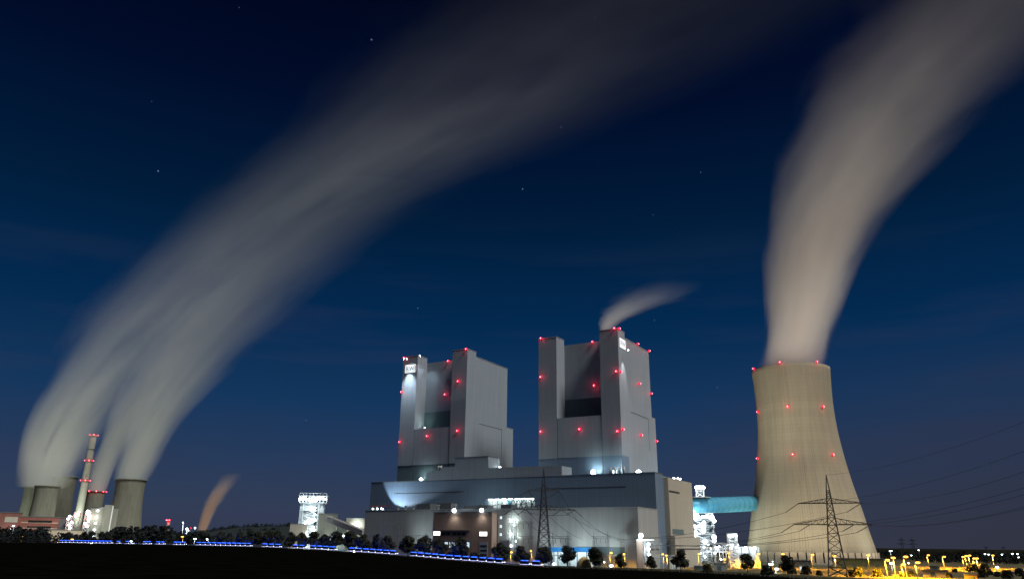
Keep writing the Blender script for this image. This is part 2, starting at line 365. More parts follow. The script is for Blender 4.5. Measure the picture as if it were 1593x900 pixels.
def sign(parent, loc, rz, w, h):
    p = MB().box(0, w, -.25, 0, 0, h).build('sign', mat('sign_panel', (.9, .93, .95), .5, emit=.62, emit_col=(.93, .98, 1)), parent, loc); p.rotation_euler = (0, 0, rz)
    def word(txt, x, m):
        c = bpy.data.curves.new('lettering', 'FONT'); c.body = txt; c.size = h * .78; c.extrude = .04; c.space_character = 1.05
        tmp = bpy.data.objects.new('lettering', c); COL.objects.link(tmp); me = bpy.data.meshes.new_from_object(tmp); bpy.data.objects.remove(tmp)
        me.materials.clear(); me.materials.append(m)
        o = bpy.data.objects.new('lettering', me); COL.objects.link(o); o.parent = p; o.location = (x, -.31, h * .24); o.rotation_euler = (math.pi / 2, 0, 0)
        bx = [v.co.x for v in me.vertices]; return max(bx) + x
    e = word('RW', w * .08, mat('sign_letter_grey', (.10, .14, .22), .5, emit=.3, emit_col=(.2, .27, .36)))
    word('E', e + w * .03, mat('sign_letter_pink', (.5, .25, .32), .5, emit=.45, emit_col=(.8, .55, .62)))
    return p
sign(bA, (2.8, -.3, 157.2), 0, 11.5, 7.3)
sign(bB, (69.5, 2.6, 158), math.pi / 2, 11.6, 7.4)
# red aviation lights
for x, y, z in ((1.2, -.7, 171.2), (0.3, -.7, 140), (61, -.7, 144), (68.3, -.7, 171.5), (62, -.7, 102), (31, -.7, 99.5), (1.5, -.7, 96), (40, 13.4, 167), (38, 13.4, 137)):
    red_light(bA, (x, y, z))
for x, y, z in ((2.5, -.7, 172), (2.3, -.7, 140), (2.4, -.7, 96.5), (35.5, -.2, 96.5), (42, 13.4, 167.5), (42.5, 13.4, 132), (67, -.7, 172), (67.3, -.7, 138), (66.6, -.7, 93)):
    red_light(bB, (x, y, z))
for y, z in ((1.5, 172), (1.5, 138), (1.7, 94.5), (41, 168.8), (67.5, 168.8), (41, 136), (67.5, 132.5), (40, 95), (84, 95.5)):
    red_light(bB, (70 if y < 70 else 66.8, y, z), nrm=(1, 0, 0))
# sign floods: narrow wash down each sign wall
floodlight(bA, (8.2, -9, 168), (8.2, 0, 138), 190000, 52, 1, r=.45, col=(.8, .93, 1))
floodlight(bA, (8.4, -5.5, 168.5), (8.4, 0, 158), 2500, 100, .9, r=.4)
floodlight(bB, (74.2, 8.5, 156), (69, 8.5, 122), 42000, 50, .9, r=.5, col=(1, .95, .9))
floodlight(bA, (20, -2, 171), (22, 14.4, 142), 30000, 70, 1, r=.35, col=(.75, .9, 1))
floodlight(bA, (24, 5, 108), (16.2, 12, 118), 5200, 120, .9, r=.4, col=(.8, 1, .9))

# ------------------------------------------------------------------ turbine hall in front of them
HU0, HU1, HV = -407.3, -169.6, 478.8
hall = thing('turbine_hall', 'long slate blue turbine hall in front of both boiler houses', 'power station', uvz(HU0, HV, 0), RZ)
def hu(u): return u - HU0
# lit opening in its front: between u -299 and -258, z 37..44
oa, ob = hu(-299.3), hu(-258.4)
MB().box(0, oa, 0, 16, 0, 58.4).box(oa, ob, 3.5, 16, 0, 58.4).box(ob, hu(-169.6), 0, 16, 0, 58.4).box(oa, ob, 0, 3.5, 44.2, 58.4).box(oa, ob, 0, 3.5, 0, 36).build('front_wall', M_dark, hall)
MB().box(oa, ob, .5, 3.49, 36.01, 36.3).build('gallery_floor', M_galv, hall)
MB().box(oa + .02, ob - .02, 3.3, 3.48, 36.4, 44.18).build('gallery_wall', M_white, hall)
# stepped upper block
MB().prism([(hu(-353), 58.41), (hu(-237), 58.41), (hu(-237), 65.4), (hu(-264), 65.9), (hu(-275.3), 65.9), (hu(-297), 66.2), (hu(-297.4), 74.2), (hu(-326.7), 74.4), (hu(-326.8), 68.2), (hu(-339.8), 68), (hu(-340), 65.4), (hu(-353), 65.3)], -.05, 15.9).build('parapet_block', M_mid, hall)
boxes('cladding_joint', M_seam, hall, (hu(-353), hu(-237), -.12, -.06, 58.2, 58.5), (hu(-383), hu(-318), -.1, -.01, 49.4, 49.9), (hu(-252), hu(-190), -.1, -.01, 49.8, 50.3), (hu(-340), hu(-190), -.1, -.01, 36.1, 37.2))
MB().box(0, hu(-169.7), 16, 44, 0, 57.5).build('rear_hall', M_mid, hall)
boxes('roof_edge', M_steel, hall, (-.2, hu(-353), -.2, 16, 58.41, 58.9), (hu(-236.9), hu(-169.4), -.2, 16, 58.41, 58.9), (hu(-326.9), hu(-297.2), -.25, 16.1, 74.41, 74.75))
MB().box(hu(-169.6), hu(-166.5), 16.2, 68.2, 0, 56.6).box(hu(-190), hu(-169.6), 44, 68.2, 0, 56.6).build('cream_end_block', M_cream, hall)
MB().box(hu(-166.5), hu(-163.5), 15, 70, 0, 19.5).build('low_end_block', M_cream, hall)
MB().box(hu(-166.5), hu(-166.4), 17, 39, 47.2, 48.4).build('vent_strip', M_seam, hall)
MB().box(hu(-166.5), hu(-166.3), 20, 43, 20.6, 24).build('louvre', M_band, hall)
MB().box(hu(-163.5), hu(-163.3), 15.3, 69.7, 11.2, 11.9).build('plinth_joint', M_seam, hall)
for k in range(6): MB().lathe([(.9, 0), (.9, 4.6)], 10, (hu(-346) + k * 2.1 if k < 2 else hu(-203) + (k - 2) * 3.2, 6, 65.4 if k < 2 else 58.9), True).build('roof_vent', M_galv, hall)
# gallery clutter: pipes and stairs behind the opening
g = MB()
for k in range(10): x = oa + 2 + k * 4; g.bar((x, .8, 36.3), (x, .8, 44.1), .22)
for k in range(5): x = oa + 18 + k * 4.5; g.bar((x, 1.4, 36.6), (x + 4.5, 1.8, 43.6), .3); g.bar((x + 4.5, 1.2, 36.6), (x, 1.6, 43.6), .25)
g.bar((oa + 1, 1, 40), (ob - 1, 1, 40), .18)
g.build('gallery_frame', M_steel, hall)
MB().bar((oa + 19.5, 1.5, 36.3), (oa + 19.5, 1.5, 44.1), .8, n=10).build('blue_pipe', mat('cyan_paint', (.05, .42, .60), .4), hall)
for k in range(7): MB().box(oa + 2.5 + k * 5.6, oa + 6 + k * 5.6, .3, .8, 43.5, 43.9).build('strip_lamp', M_flood, hall)
for k in range(4): lamp('strip_glow', hall, (oa + 5 + k * 10, 1.4, 42.6), 330, (.85, 1, .92), rad=.5)
# roof floods washing the boiler house bases
floodlight(hall, (hu(-386), 38, 63), (hu(-386), 45, 66), 4500, 130, .8, r=1.5, col=(.85, 1, .9))
floodlight(hall, (hu(-294.3), 12, 67), (hu(-287), 45, 90), 9000, 120, .8, r=1.1, col=(.85, 1, .9))
floodlight(hall, (hu(-230), 38, 63.6), (hu(-230), 45, 68), 7500, 130, .9, r=1.9, col=(.8, 1, .95))
floodlight(hall, (hu(-213), 38, 63.4), (hu(-213), 45, 68), 4200, 130, .9, r=1.5, col=(.8, 1, .95))
floodlight(hall, (hu(-187), 17, 60.2), (hu(-193), 56, 76), 30000, 76, .7, r=1.9, col=(.95, 1, .95))
floodlight(hall, (hu(-172), 46, 58), (hu(-190), 60, 75), 3500, 120, .8, r=.9)

def hall_pt(p): x, y = p[0] - hall.location.x, p[1] - hall.location.y; c_, s_ = math.cos(-RZ), math.sin(-RZ); return (c_ * x - s_ * y, s_ * x + c_ * y, p[2])
for i, (z_, w_, cn) in enumerate(((70, 150000, 84), (168, 760000, 58))):
    floodlight(hall, (hu(-173), 58 + i * 5, 59), hall_pt((240, 700, z_)), w_, cn, 1, r=.6, col=(1, .95, .78))

# ------------------------------------------------------------------ low switch house with office, before the hall
NU0, NU1, NV = -381.4, -168.8, 444
ann = thing('switch_house', 'long pale low building along the foot of the turbine hall', 'building', uvz(NU0, NV, 0), RZ)
def nu(u): return u - NU0
MB().box(0, nu(-268), 0, 34.5, 0, 35.3).box(nu(-268), nu(NU1) - .3, 0, 34.5, 0, 35.1).build('wall', M_annex, ann)
boxes('roof_edge', M_galv, ann, (-.2, nu(-268), -.2, 34.6, 35.31, 35.7), (nu(-268), nu(NU1) - .1, -.2, 34.6, 35.12, 35.6))
MB().box(nu(-168.95), nu(-168.7), 0, 34.5, 11.2, 11.7).build('plinth_joint', M_seam, ann)
MB().box(2, 18, 3, 12, 36, 36.2).box(2, 2.3, 3, 3.3, 35.7, 38.5).box(17.7, 18, 3, 3.3, 35.7, 38.5).box(9, 9.3, 3, 3.3, 35.7, 38.5).build('roof_frame', M_steel, ann)
MB().box(1.2, 22, 2.9, 3.1, 38.5, 38.9).build('red_beam', mat('red_paint', (.45, .07, .04), .5), ann)
for x in (24, 31, 38, 60, 74, 96): MB().lathe([(.7, 35.7), (.7, 38.4), (1.1, 38.4), (1.1, 39.2)], 10, (x, 8, 0)).build('roof_vent', M_galv, ann)
boxes('roof_housing', M_steel, ann, (40, 52, 9, 18, 35.7, 40), (56, 68, 12, 20, 35.7, 40.4), (nu(-296), nu(-277), 2, 10, 35.7, 38), (nu(-266), nu(-258), 1.4, 9, 35.7, 38))
for x in (5, 9, 13): MB().ball((x, 2.4, 36.8), .6, 8, 5).build('roof_lamp', M_flood, ann)
# joints and doors
MB().box(nu(-210), nu(-178), -.12, -.02, 8.2, 12.5).build('louvre', M_band, ann)
boxes('roller_door', M_galv, ann, *[(nu(u), nu(u) + 5, -.12, -.02, 0, 5.5) for u in (-372, -355, -338, -232, -205, -190)])
# floods standing on the roof that fan up the hall front
floodlight(ann, (-2 + 1.5, 21, 36.9), (11, 34.8, 36.8 + 27), 50000, 106, .25, r=.7, col=(.80, .93, 1))
floodlight(ann, (nu(-297), 14, 36.9), (nu(-297), 34.8, 44), 4200, 140, .9, r=.8, col=(.85, 1, .92))
# wall washers low on the front
for u, w in ((-368, 9000), (-345, 9000), (-326, 9000), (-228, 8000), (-205, 11000), (-186, 9000)):
    floodlight(ann, (nu(u), -13, 4), (nu(u), 0, 20), w * 1.9, 88, 1, r=.35, col=(.86, 1, .97))
for u, z in ((-252.6, 27), (-251.4, 17)):
    floodlight(ann, (nu(u), -3.2, z - 2), (nu(u), 0, z + 3), 1100, 120, .9, r=.4, col=(.85, 1, .9))
# the pale end bay with lamps beside the office
MB().box(nu(-266.6), nu(-256.6), -1.2, 0, 0, 33).build('stair_bay', M_annex, ann)
for z in (29, 23.5, 18.5): MB().box(nu(-264.9), nu(-263.4), -1.3, -1.21, z, z + 1.6).build('window', M_winc, ann)
MB().box(nu(-266), nu(-253), -5, -1.25, 10.5, 11.1).box(nu(-263.5), nu(-256), -4, -1.3, 11.1, 15.6).build('canopy', M_mid, ann)
for z in (27.6, 19.6, 12.4): MB().ball((nu(-256.3), -1.8, z), .85, 8, 5).build('wall_lamp', M_flood, ann)
for z in (27.6, 19.6): lamp('wall_glow', ann, (nu(-255.8), -3, z), 1500, (.9, 1, .9))

off = thing('office_block', 'brown office block with lit window bands at the foot of the switch house', 'building', uvz(-314.2, 436.5, 0), RZ)
MB().box(0, 47, 0, 7.48, 0, 33).build('wall', M_brown, off)
MB().box(-.2, 47.2, -.2, 7.4, 33.01, 33.5).build('roof_edge', M_steel, off)
def window(x0, x1, z0, z1, m, parent=off):
    f = MB().box(x0 - .2, x1 + .2, -.14, -.02, z0 - .2, z1 + .2).build('window', M_steel, parent)
    n = max(1, round((x1 - x0) / 3)); g = MB()
    for k in range(n):
        a = x0 + (x1 - x0) * k / n + .08; b = x0 + (x1 - x0) * (k + 1) / n - .08; g.box(a, b, -.2, -.15, z0, z1)
    g.build('pane', m, f)
window(.6, 6.3, 18.4, 21, M_win); window(37.6, 43.6, 18.2, 20.8, M_win)
for x0, x1 in ((7.3, 10.3), (11.2, 14.2), (16.4, 19.4), (20.1, 23), (23.7, 26.6)): window(x0, x1, 18.6, 20.4, M_glass)
MB().box(.4, 30, -1.0, -.02, 21.6, 21.9).build('sun_louvre', M_steel, off)
MB().box(.4, 31, -.4, -.02, 14.5, 14.9).build('window_head', M_steel, off)
for x0, x1, m in ((1, 3.4, M_glass), (4, 6.2, M_winc), (7, 9.4, M_glass), (10, 12.8, M_winc), (14, 16.6, M_winc), (17.4, 19.8, M_winc), (21, 22.8, M_winc), (24, 30, M_winc)): window(x0, x1, 10.7, 14.2, m)
MB().box(38, 44.2, -.3, -.02, 5, 14.4).build('entrance', M_mid, off)
for z in (6, 8.6, 11.4): MB().box(38.6, 43.6, -.4, -.31, z, z + 1.2).build('entrance_window', M_glass, off)
for x in (17.6, 39.5):
    floodlight(off, (x, -.7, 34.2), (x, -14, 10), 6500, 165, .9, r=1.35, col=(1, .97, .85))

# ------------------------------------------------------------------ the big cooling tower
CX, CY = 263.1, 691.6
ct = thing('cooling_tower', 'huge beige hyperboloid cooling tower with red lights, right of the boiler houses', 'cooling tower', (CX, CY, 0))
prof = [(53.2, 9.3), (49.5, 26), (45.8, 46), (41.2, 66), (38.4, 82), (36.2, 97), (34.5, 112), (33.6, 128), (33.5, 140), (33.9, 153), (34.8, 169), (34.9, 170.5)]
zz = np.linspace(9.3, 170.5, 48); rr = np.interp(zz, [p[1] for p in prof], [p[0] for p in prof])
rs = np.copy(rr)
for _ in range(3): rs[1:-1] = (rs[:-2] + 2 * rs[1:-1] + rs[2:]) / 4
pr = list(zip(rs, zz))
def tower_r(z): return float(np.interp(z, zz, rs))
MB().lathe(pr + [(pr[-1][0] - 1, 170.6)] + [(r - 1, z) for r, z in pr[::-1][2:]], 120).build('shell', M_conc, ct)
MB().lathe([(49.5, 0), (49.5, 9.2)], 72).build('basin_wall', M_band, ct)
MB().lathe([(56, 0), (56, 1.4), (55.4, 1.4), (55.4, 0)], 72).build('basin_rim', M_conc, ct)
leg = MB().prism([(-2.75, 0), (2.75, 0), (2.6, 9.6), (-2.6, 9.6)], -.5, .5)
leg_me = leg.mesh('column', M_white if False else mat('column_concrete', (.50, .42, .32), .8, var=.1))
for k in range(52):
    a = 2 * math.pi * k / 52; o = bpy.data.objects.new('column', leg_me); COL.objects.link(o); o.parent = ct
    o.location = (54.2 * math.cos(a), 54.2 * math.sin(a), 0); o.rotation_euler = (0, 0, a + math.pi / 2)
cdir = math.atan2(-CY, -CX)                              # towards the camera
for z, degs in ((171.3, (-66, -13, 41, 150)), (131, (-68, -9, 44)), (89, (-70, -8, 45))):
    for dg in degs:
        a = cdir + math.radians(dg); r = tower_r(z) + (.9 if z < 170 else .2)
        red_light(ct, (r * math.cos(a), r * math.sin(a), z), nrm=(math.cos(a), math.sin(a), 0), r=1.1)
# ground floods round the tower foot
for dg, w, c in ((-58, 120000, (.95, 1, .85)), (-20, 70000, (1, .86, .60)), (20, 60000, (1, .86, .60)), (58, 60000, (.95, 1, .8)), (0, 50000, (1, .9, .7))):
    a = cdir + math.radians(dg); p = (84 * math.cos(a), 84 * math.sin(a), 2.5)
    floodlight(ct, p, (42 * math.cos(a), 42 * math.sin(a), 66), w, 120, 1, r=.3, col=c)

# blue flue duct and its lit lattice tower
DC = np.array(atD(1090, 786, 670)); 
sup = thing('pipe_bridge_tower', 'floodlit white lattice tower carrying the blue duct, between hall and cooling tower', 'lattice tower', (DC[0], DC[1], 0), -.15)
TH = DC[2]
fr = MB(); w = 8.6
def lattice(mb, w0, d0, w1, d1, z0, z1, n, rl, rb, cx=0, cy=0):
    for k in range(n):
        a = k / n; b = (k + 1) / n; wa, wb = w0 + (w1 - w0) * a, w0 + (w1 - w0) * b; da, db = d0 + (d1 - d0) * a, d0 + (d1 - d0) * b; za, zb = z0 + (z1 - z0) * a, z0 + (z1 - z0) * b
        ca = [(cx + sx * wa, cy + sy * da, za) for sx, sy in ((-1, -1), (1, -1), (1, 1), (-1, 1))]; cb = [(cx + sx * wb, cy + sy * db, zb) for sx, sy in ((-1, -1), (1, -1), (1, 1), (-1, 1))]
        for i in range(4):
            j = (i + 1) % 4; mb.bar(ca[i], cb[i], rl, cap=False); mb.bar(ca[i], cb[j], rb, cap=False); mb.bar(ca[j], cb[i], rb, cap=False); mb.bar(cb[i], cb[j], rb, cap=False)
lattice(fr, w, 6, w, 6, 0, TH - 6, 7, .55, .3)
fr.build('frame', M_galv, sup); fr = MB(); lattice(fr, 3, 3, 3, 3, TH + 6.9, TH + 16, 2, .4, .25); fr.build('head_frame', M_white, sup)
boxes('platform', M_galv, sup, *[(-w - 1.2, w + 1.2, -7.2, 7.2, (TH - 6) * k / 7, (TH - 6) * k / 7 + .35) for k in range(1, 7)], (-6, 8, -8, 8, TH + 6.5, TH + 6.9), (-4, 4, -4, 4, TH + 12, TH + 12.3))
rlb = MB()
for k in range(1, 7):
    z = (TH - 6) * k / 7 + 1.3
    rlb.bar((-w - 1.2, -7.2, z), (w + 1.2, -7.2, z), .1); rlb.bar((w + 1.2, -7.2, z), (w + 1.2, 7.2, z), .1)
rlb.build('railing', M_white, sup)
MB().box(-w + .6, w - 3, -2, 5, 1, TH - 8).build('lift_shaft', M_steel, sup)
MB().lathe([(4.2, 0), (4.2, 40), (2, 43)], 18, (-12.6, -2, 0), True).build('silo', M_galv, sup)
k = 0
for z in np.linspace(5, TH - 9, 9):
    for x in (-7.5, 0.5, 8.3):
        if rnd.random() < .12: continue
        o = MB().ball((x + rnd.uniform(-1, 1), -8, z + rnd.uniform(-1, 1)), rnd.choice((.7, 1.0, 1.4, 1.8)), 8, 5).build('work_lamp', M_flood, sup)
for z in np.linspace(6, TH - 10, 5): lamp('work_glow', sup, (-5, -9.5, z), 4600, (.85, .97, 1)); lamp('work_glow', sup, (10.5, -4, z), 2600, (.85, .97, 1))
for x in (-3, 0, 3): MB().ball((x, -4.4, TH + 14.5), 1.2, 8, 5).build('work_lamp', M_flood, sup)
lamp('work_glow', sup, (0, -9, TH + 9.5), 3000, (.85, .97, 1)); lamp('work_glow', sup, (-6, -8, TH - 7), 4000, (.85, .97, 1)); lamp('work_glow', sup, (8, -22, TH - 4), 9000, (.85, .97, 1))
for x, z in ((-14, TH - 11), (-13, TH - 22), (-4, TH - 8), (4, TH - 8.5)): MB().ball((x, -7.4, z), 1.3, 8, 5).build('work_lamp', M_flood, sup)
# duct: from the hall's far end, an elbow, then along to the shell
p2 = np.array(atD(1174, 781.5, 742)); p1 = DC + np.array([0, 2, 0]); pe = DC + np.array([-13, 6, -3]); p0 = pe + np.array([-5, 6, -30])
du = thing('flue_duct', 'light blue ribbed flue duct running into the cooling tower', 'pipe', tuple(DC))
c2 = np.array([CX, CY]); dv = c2 - p2[:2]; dv /= np.linalg.norm(dv)
pend = np.array([*(p2[:2] + dv * 14), p2[2]])
pts = [p0, pe + (p0 - pe) * .4, pe, pe + (p1 - pe) * .35, p1, pend]
m_blue = mat('duct_blue', (.07, .30, .46), .4, var=.1, vscale=.3)
def tube(mb, pts, r, n=28):
    pts = [Vector(p) for p in pts]; rings = []
    for i, p in enumerate(pts):
        t = ((pts[i + 1] - p).normalized() if i < len(pts) - 1 else Vector()) + ((p - pts[i - 1]).normalized() if i else Vector()); t.normalize()
        s = t.cross(Vector((0, 0, 1))); s = s.normalized() if s.length > .1 else Vector((0, 1, 0)); q = s.cross(t)
        i0 = len(mb.v); rings.append(i0)
        for k in range(n): a = 2 * math.pi * k / n; mb.v.append(tuple(p + s * (r * math.cos(a)) + q * (r * math.sin(a))))
    for a, b in zip(rings, rings[1:]):
        for k in range(n): mb.f.append((a + k, a + (k + 1) % n, b + (k + 1) % n, b + k)); mb.sm.append(True)
    return mb
def smooth(pts, n=4):
    out = []
    P = [np.array(p, float) for p in pts]; P = [2 * P[0] - P[1]] + P + [2 * P[-1] - P[-2]]
    for i in range(1, len(P) - 2):
        for k in range(n):
            t = k / n; a, b, c, d = P[i - 1:i + 3]; out.append(.5 * (2 * b + (c - a) * t + (2 * a - 5 * b + 4 * c - d) * t * t + (3 * b - a - 3 * c + d) * t ** 3))
    out.append(P[-2]); return out
DR = 6.4
tube(MB(), [p - DC for p in smooth(pts, 5)], DR).build('pipe', m_blue, du)
rg = MB(); ax = (pend - p1); nl = np.linalg.norm(ax); ax = ax / nl
for k in range(14):
    c = p1 - DC + ax * (nl * (k + .4) / 14); tube(rg, [c - ax * .5, c - ax * .45, c + ax * .45, c + ax * .5], DR + .4)
rg.build('stiffener', mat('duct_rib_blue', (.05, .20, .27), .5), du)
# low pipe rack and process units round the tower foot
rk = thing('pipe_rack', 'low steel pipe rack with lit lamps at the foot of the lattice tower', 'pipe rack', (DC[0] + 2, DC[1] - 28, 0), -.2)
fr = MB()
for x in range(-18, 20, 6):
    for y in (-4, 4): fr.bar((x, y, 0), (x, y, 15), .3)
    fr.bar((x, -4, 15), (x, 4, 15), .25); fr.bar((x, -4, 9), (x, 4, 9), .25)
for z in (9, 15): fr.bar((-18, -4, z), (18, -4, z), .3); fr.bar((-18, 4, z), (18, 4, z), .3)
for x in range(-18, 18, 6): fr.bar((x, -4, 9), (x + 6, -4, 15), .16); fr.bar((x, -4, 0), (x + 6, -4, 9), .16)
fr.build('frame', M_galv, rk)
pp = MB()
for y in (-3, -1.5, 0, 1.8): pp.bar((-18, y, 9.7), (18, y, 9.7), .5, n=8); pp.bar((-18, y, 15.7), (18, y, 15.7), .4, n=8)
for x in (-14, -9, -3, 3, 8, 15): pp.bar((x, -5, 0), (x, -5, 11), .35, n=8)
pp.build('pipes', M_galv, rk)
for i in range(16): MB().ball((rnd.uniform(-18, 18), -5.2, rnd.choice((4, 8.3, 12, 14.4))), rnd.choice((.5, .7, .9)), 8, 5).build('rack_lamp', M_flood if rnd.random() < .75 else M_sod, rk)
for x in (-14, -5, 4, 13): lamp('rack_glow', rk, (x, -9, 10), 2600, (.9, .97, 1) if x < 10 else SODIUM)
# far lit conveyor arch, seen between lattice tower and cooling tower
ar = atD(1132, 851, 760)
arch = thing('conveyor_bridge', 'floodlit white arched bridge between the lattice tower and the cooling tower', 'bridge', (ar[0], ar[1], 0))
mb = MB(); P_ = [(x, 0, ar[2] + 2 - (x / 16) ** 2 * 4) for x in range(-16, 17, 4)]
mb.path(P_, .5); mb.path([(x, 0, z - 3) for x, y, z in P_], .4)
for a, b in zip(P_, P_[1:]): mb.bar(a, (b[0], 0, b[2] - 3), .25); mb.bar((a[0], 0, a[2] - 3), b, .25)
mb.build('truss', M_white, arch)
mb = MB(); 
for x in (-15, 15): mb.bar((x, 0, 0), (x, 0, ar[2] - 4), .6)
mb.build('pier', M_galv, arch)
for x, y, z in P_[::2]: MB().ball((x, -1, z), .7, 8, 5).build('bridge_lamp', M_flood, arch)
lamp('bridge_glow', arch, (0, -9, ar[2] + 2), 4500, (.75, .88, 1))
ld = thing('inclined_conveyor', 'striped white inclined conveyor leg beside the dark tree at the tower foot', 'conveyor', (*azx(1140, 560), 0))
mb = MB()
for k in range(9): mb.bar((-3, 0, 2 + k * 2), (3, 0, k * 2), .55)
lattice(mb, 2.8, 2, 2.8, 2, 0, 22, 5, .3, .18)
mb.build('frame', M_white, ld); lamp('leg_glow', ld, (0, -8, 14), 1800, (.8, .9, 1))
for i in range(3): MB().ball((-2 + i * 2, -2.6, 20.5), .8, 8, 5).build('leg_lamp', M_flood, ld)
pr_ = azx(1160, 575)
pb = thing('pump_house', 'small pale pump house lit by white roof lamps against the cooling tower foot', 'building', (*pr_, 0), -.25)
MB().box(-9, 9, 0, 10, 0, 13).build('wall', M_annex, pb); MB().box(-9.3, 9.3, -.3, 10.3, 13.01, 13.4).build('roof_edge', M_galv, pb)
for x in (-8, -3, 2, 7): MB().box(x - .4, x + .4, -.4, -.02, 0, 13).build('pilaster', M_steel, pb)
for x in (-6, 0, 6): MB().ball((x, -1.4, 12.6), 1.0, 8, 5).build('wall_lamp', M_flood, pb); lamp('wall_glow', pb, (x, -3.4, 12), 1800, (.85, .95, 1))
#PART2
# ------------------------------------------------------------------ coal bunker tower and sheds between old and new plant
def place(px, D, rz=0.0): x, y = azx(px, D); return (x, y, 0)
def top(px, py, D): return atD(px, py, D)[2]
D = 760
k = D / 1200                                             # metres per photo pixel at that distance, about
bt = thing('bunker_tower', 'brightly floodlit white coal bunker tower with a crown of lamps on top', 'tower', place(482, D), .16)
Z = top(482, 769, D)
MB().box(-11.5, 10.5, -6, 8, 0, Z - 8).build('wall', clad('bunker_cladding', (.42, .47, .50)), bt)
MB().box(2.4, 4.4, -6.1, -6.0, 20, Z - 10).build('dark_slot', M_seam, bt)
MB().box(-12.5, 12.5, -8, 9, Z - 8, Z - 7).box(-13.5, 13.5, -8.5, 9.5, Z - 1.6, Z - 1).build('crown_deck', M_galv, bt)
fr = MB()
for x in np.linspace(-12.5, 12.5, 9): fr.bar((x, -8, Z - 7), (x, -8, Z - 1), .25); fr.bar((x, -8, Z - 1), (x, -8, Z + 1.2), .12)
for x in np.linspace(-12.5, 9, 8): fr.bar((x, -8, Z - 7), (x + 3.5, -8, Z - 1.6), .14)
fr.bar((-12.5, -8, Z + 1.2), (12.5, -8, Z + 1.2), .12); fr.build('crown_frame', M_white, bt)
st = MB()
for i in range(9):
    z = 4 + i * (Z - 14) / 9; st.box(-8, 6, -9, -6.1, z, z + .3)
    st.bar((-7, -8.5, z), (5, -8.5, z + (Z - 14) / 9), .3) if i % 2 else st.bar((5, -8.5, z), (-7, -8.5, z + (Z - 14) / 9), .3)
for x in (-8, 6): st.bar((x, -9, 0), (x, -9, Z - 9), .3)
st.build('stair_frame', M_white, bt)
for i in range(24):
    MB().ball((rnd.uniform(-7.5, 5.5), -9.4, rnd.uniform(5, Z - 11)), rnd.choice((.5, .7, .9)), 8, 5).build('stair_lamp', M_flood, bt)
for x in np.linspace(-11.5, 11.5, 9): MB().ball((x, -8.6, Z - 4.2 + rnd.uniform(-1, 1)), rnd.choice((.9, 1.2, 1.5)), 8, 5).build('crown_lamp', M_flood, bt)
for z in (8, 20, 32, Z - 12): lamp('stair_glow', bt, (-1, -13, z), 2600, (.85, .98, 1), rad=1)
for x in (-9, 0, 9): lamp('crown_glow', bt, (x, -11, Z - 4), 3000, (.85, 1, 1), rad=1)
lamp('side_glow', bt, (-22, -6, 10), 5000, (.85, .98, 1), rad=1)
sb = thing('low_annex', 'small white annex at the foot of the bunker tower', 'building', place(463, 755), .16)
MB().box(-7.5, 8, -6, 6, 0, top(463, 815, 755)).build('wall', M_cream, sb); MB().box(-7.7, 8.2, -6.2, 6.2, top(463, 815, 755) + .01, top(463, 815, 755) + .5).build('roof_edge', M_galv, sb)
tb = thing('transfer_house', 'pale green transfer house between bunker tower and conveyor', 'building', place(507, 750), .16)
zt = top(507, 799, 750); MB().box(-8.3, 8.3, -6, 9, 0, zt).build('wall', clad('pale_green_cladding', (.34, .37, .33)), tb); MB().box(-8.5, 8.5, -6.2, 9.2, zt + .01, zt + .5).build('roof_edge', M_galv, tb)
lamp('yard_glow', tb, (4, -16, 6), 9000, (.9, 1, .9), rad=1)
a = np.array(atD(511, 806, 735)); b = np.array(atD(567, 829, 680))
cg = thing('conveyor_gallery', 'sloping enclosed conveyor gallery running down from the pale green house', 'conveyor', (a[0], a[1], 0))
a[2] += 0; rel = b - np.array([a[0], a[1], 0]); A_ = (0, 0, a[2]); hd = math.hypot(rel[0], rel[1]); e = np.array([rel[0], rel[1]]) / hd; nrm = np.array([-e[1], e[0]])
mb = MB(); q = []
for p, z in (((0, 0), a[2]), ((rel[0], rel[1]), rel[2])):
    for s_, dz in ((-2.4, -2.4), (2.4, -2.4), (2.4, 2.4), (-2.4, 2.4)): q.append((p[0] + nrm[0] * s_, p[1] + nrm[1] * s_, z + dz))
for f in ((0, 1, 2, 3), (7, 6, 5, 4), (0, 4, 5, 1), (1, 5, 6, 2), (2, 6, 7, 3), (3, 7, 4, 0)): mb.quad([q[i] for i in f])
mb.build('gallery', clad('gallery_cladding', (.30, .28, .26), seam=2), cg)
for t in (.3, .62, .9):
    x, y, z = rel[0] * t, rel[1] * t, a[2] + (rel[2] - a[2]) * t - 2.3
    MB().bar((x - 2, y, 0), (x, y, z), .35).bar((x + 2, y, 0), (x, y, z), .35).build('trestle', M_galv, cg)
sh = thing('storage_shed', 'white storage shed behind the sloping conveyor gallery', 'building', place(553, 790), .16)
zt = top(553, 806, 790); MB().box(-10.5, 16, -2, 14, 0, zt).build('wall', M_cream, sh); MB().box(-10.7, 16.2, -2.2, 14.2, zt + .01, zt + .5).build('roof_edge', M_galv, sh)
for x, z, r in ((0.5, zt - 5, 1.0), (-1.5, zt - 9.5, .8), (-1, 4.5, .9)): MB().ball((x, -2.9, z), r, 8, 5).build('wall_lamp', M_flood, sh); lamp('wall_glow', sh, (x, -5, z), 3200, (.85, 1, .95))
ls = thing('low_shed', 'low pale shed under the conveyor gallery', 'building', place(527, 800), .16)
MB().box(-9, 9, 0, 10, 0, top(527, 818, 800)).build('wall', clad('shed_cladding', (.30, .33, .31)), ls); lamp('yard_glow', ls, (-3, -8, 9), 3500, (.85, 1, .95)); MB().ball((-8, -.7, 11), .8, 8, 5).build('wall_lamp', M_flood, ls)
MB().ball((4, -.7, 19), .8, 8, 5).build('wall_lamp', M_flood, ls)

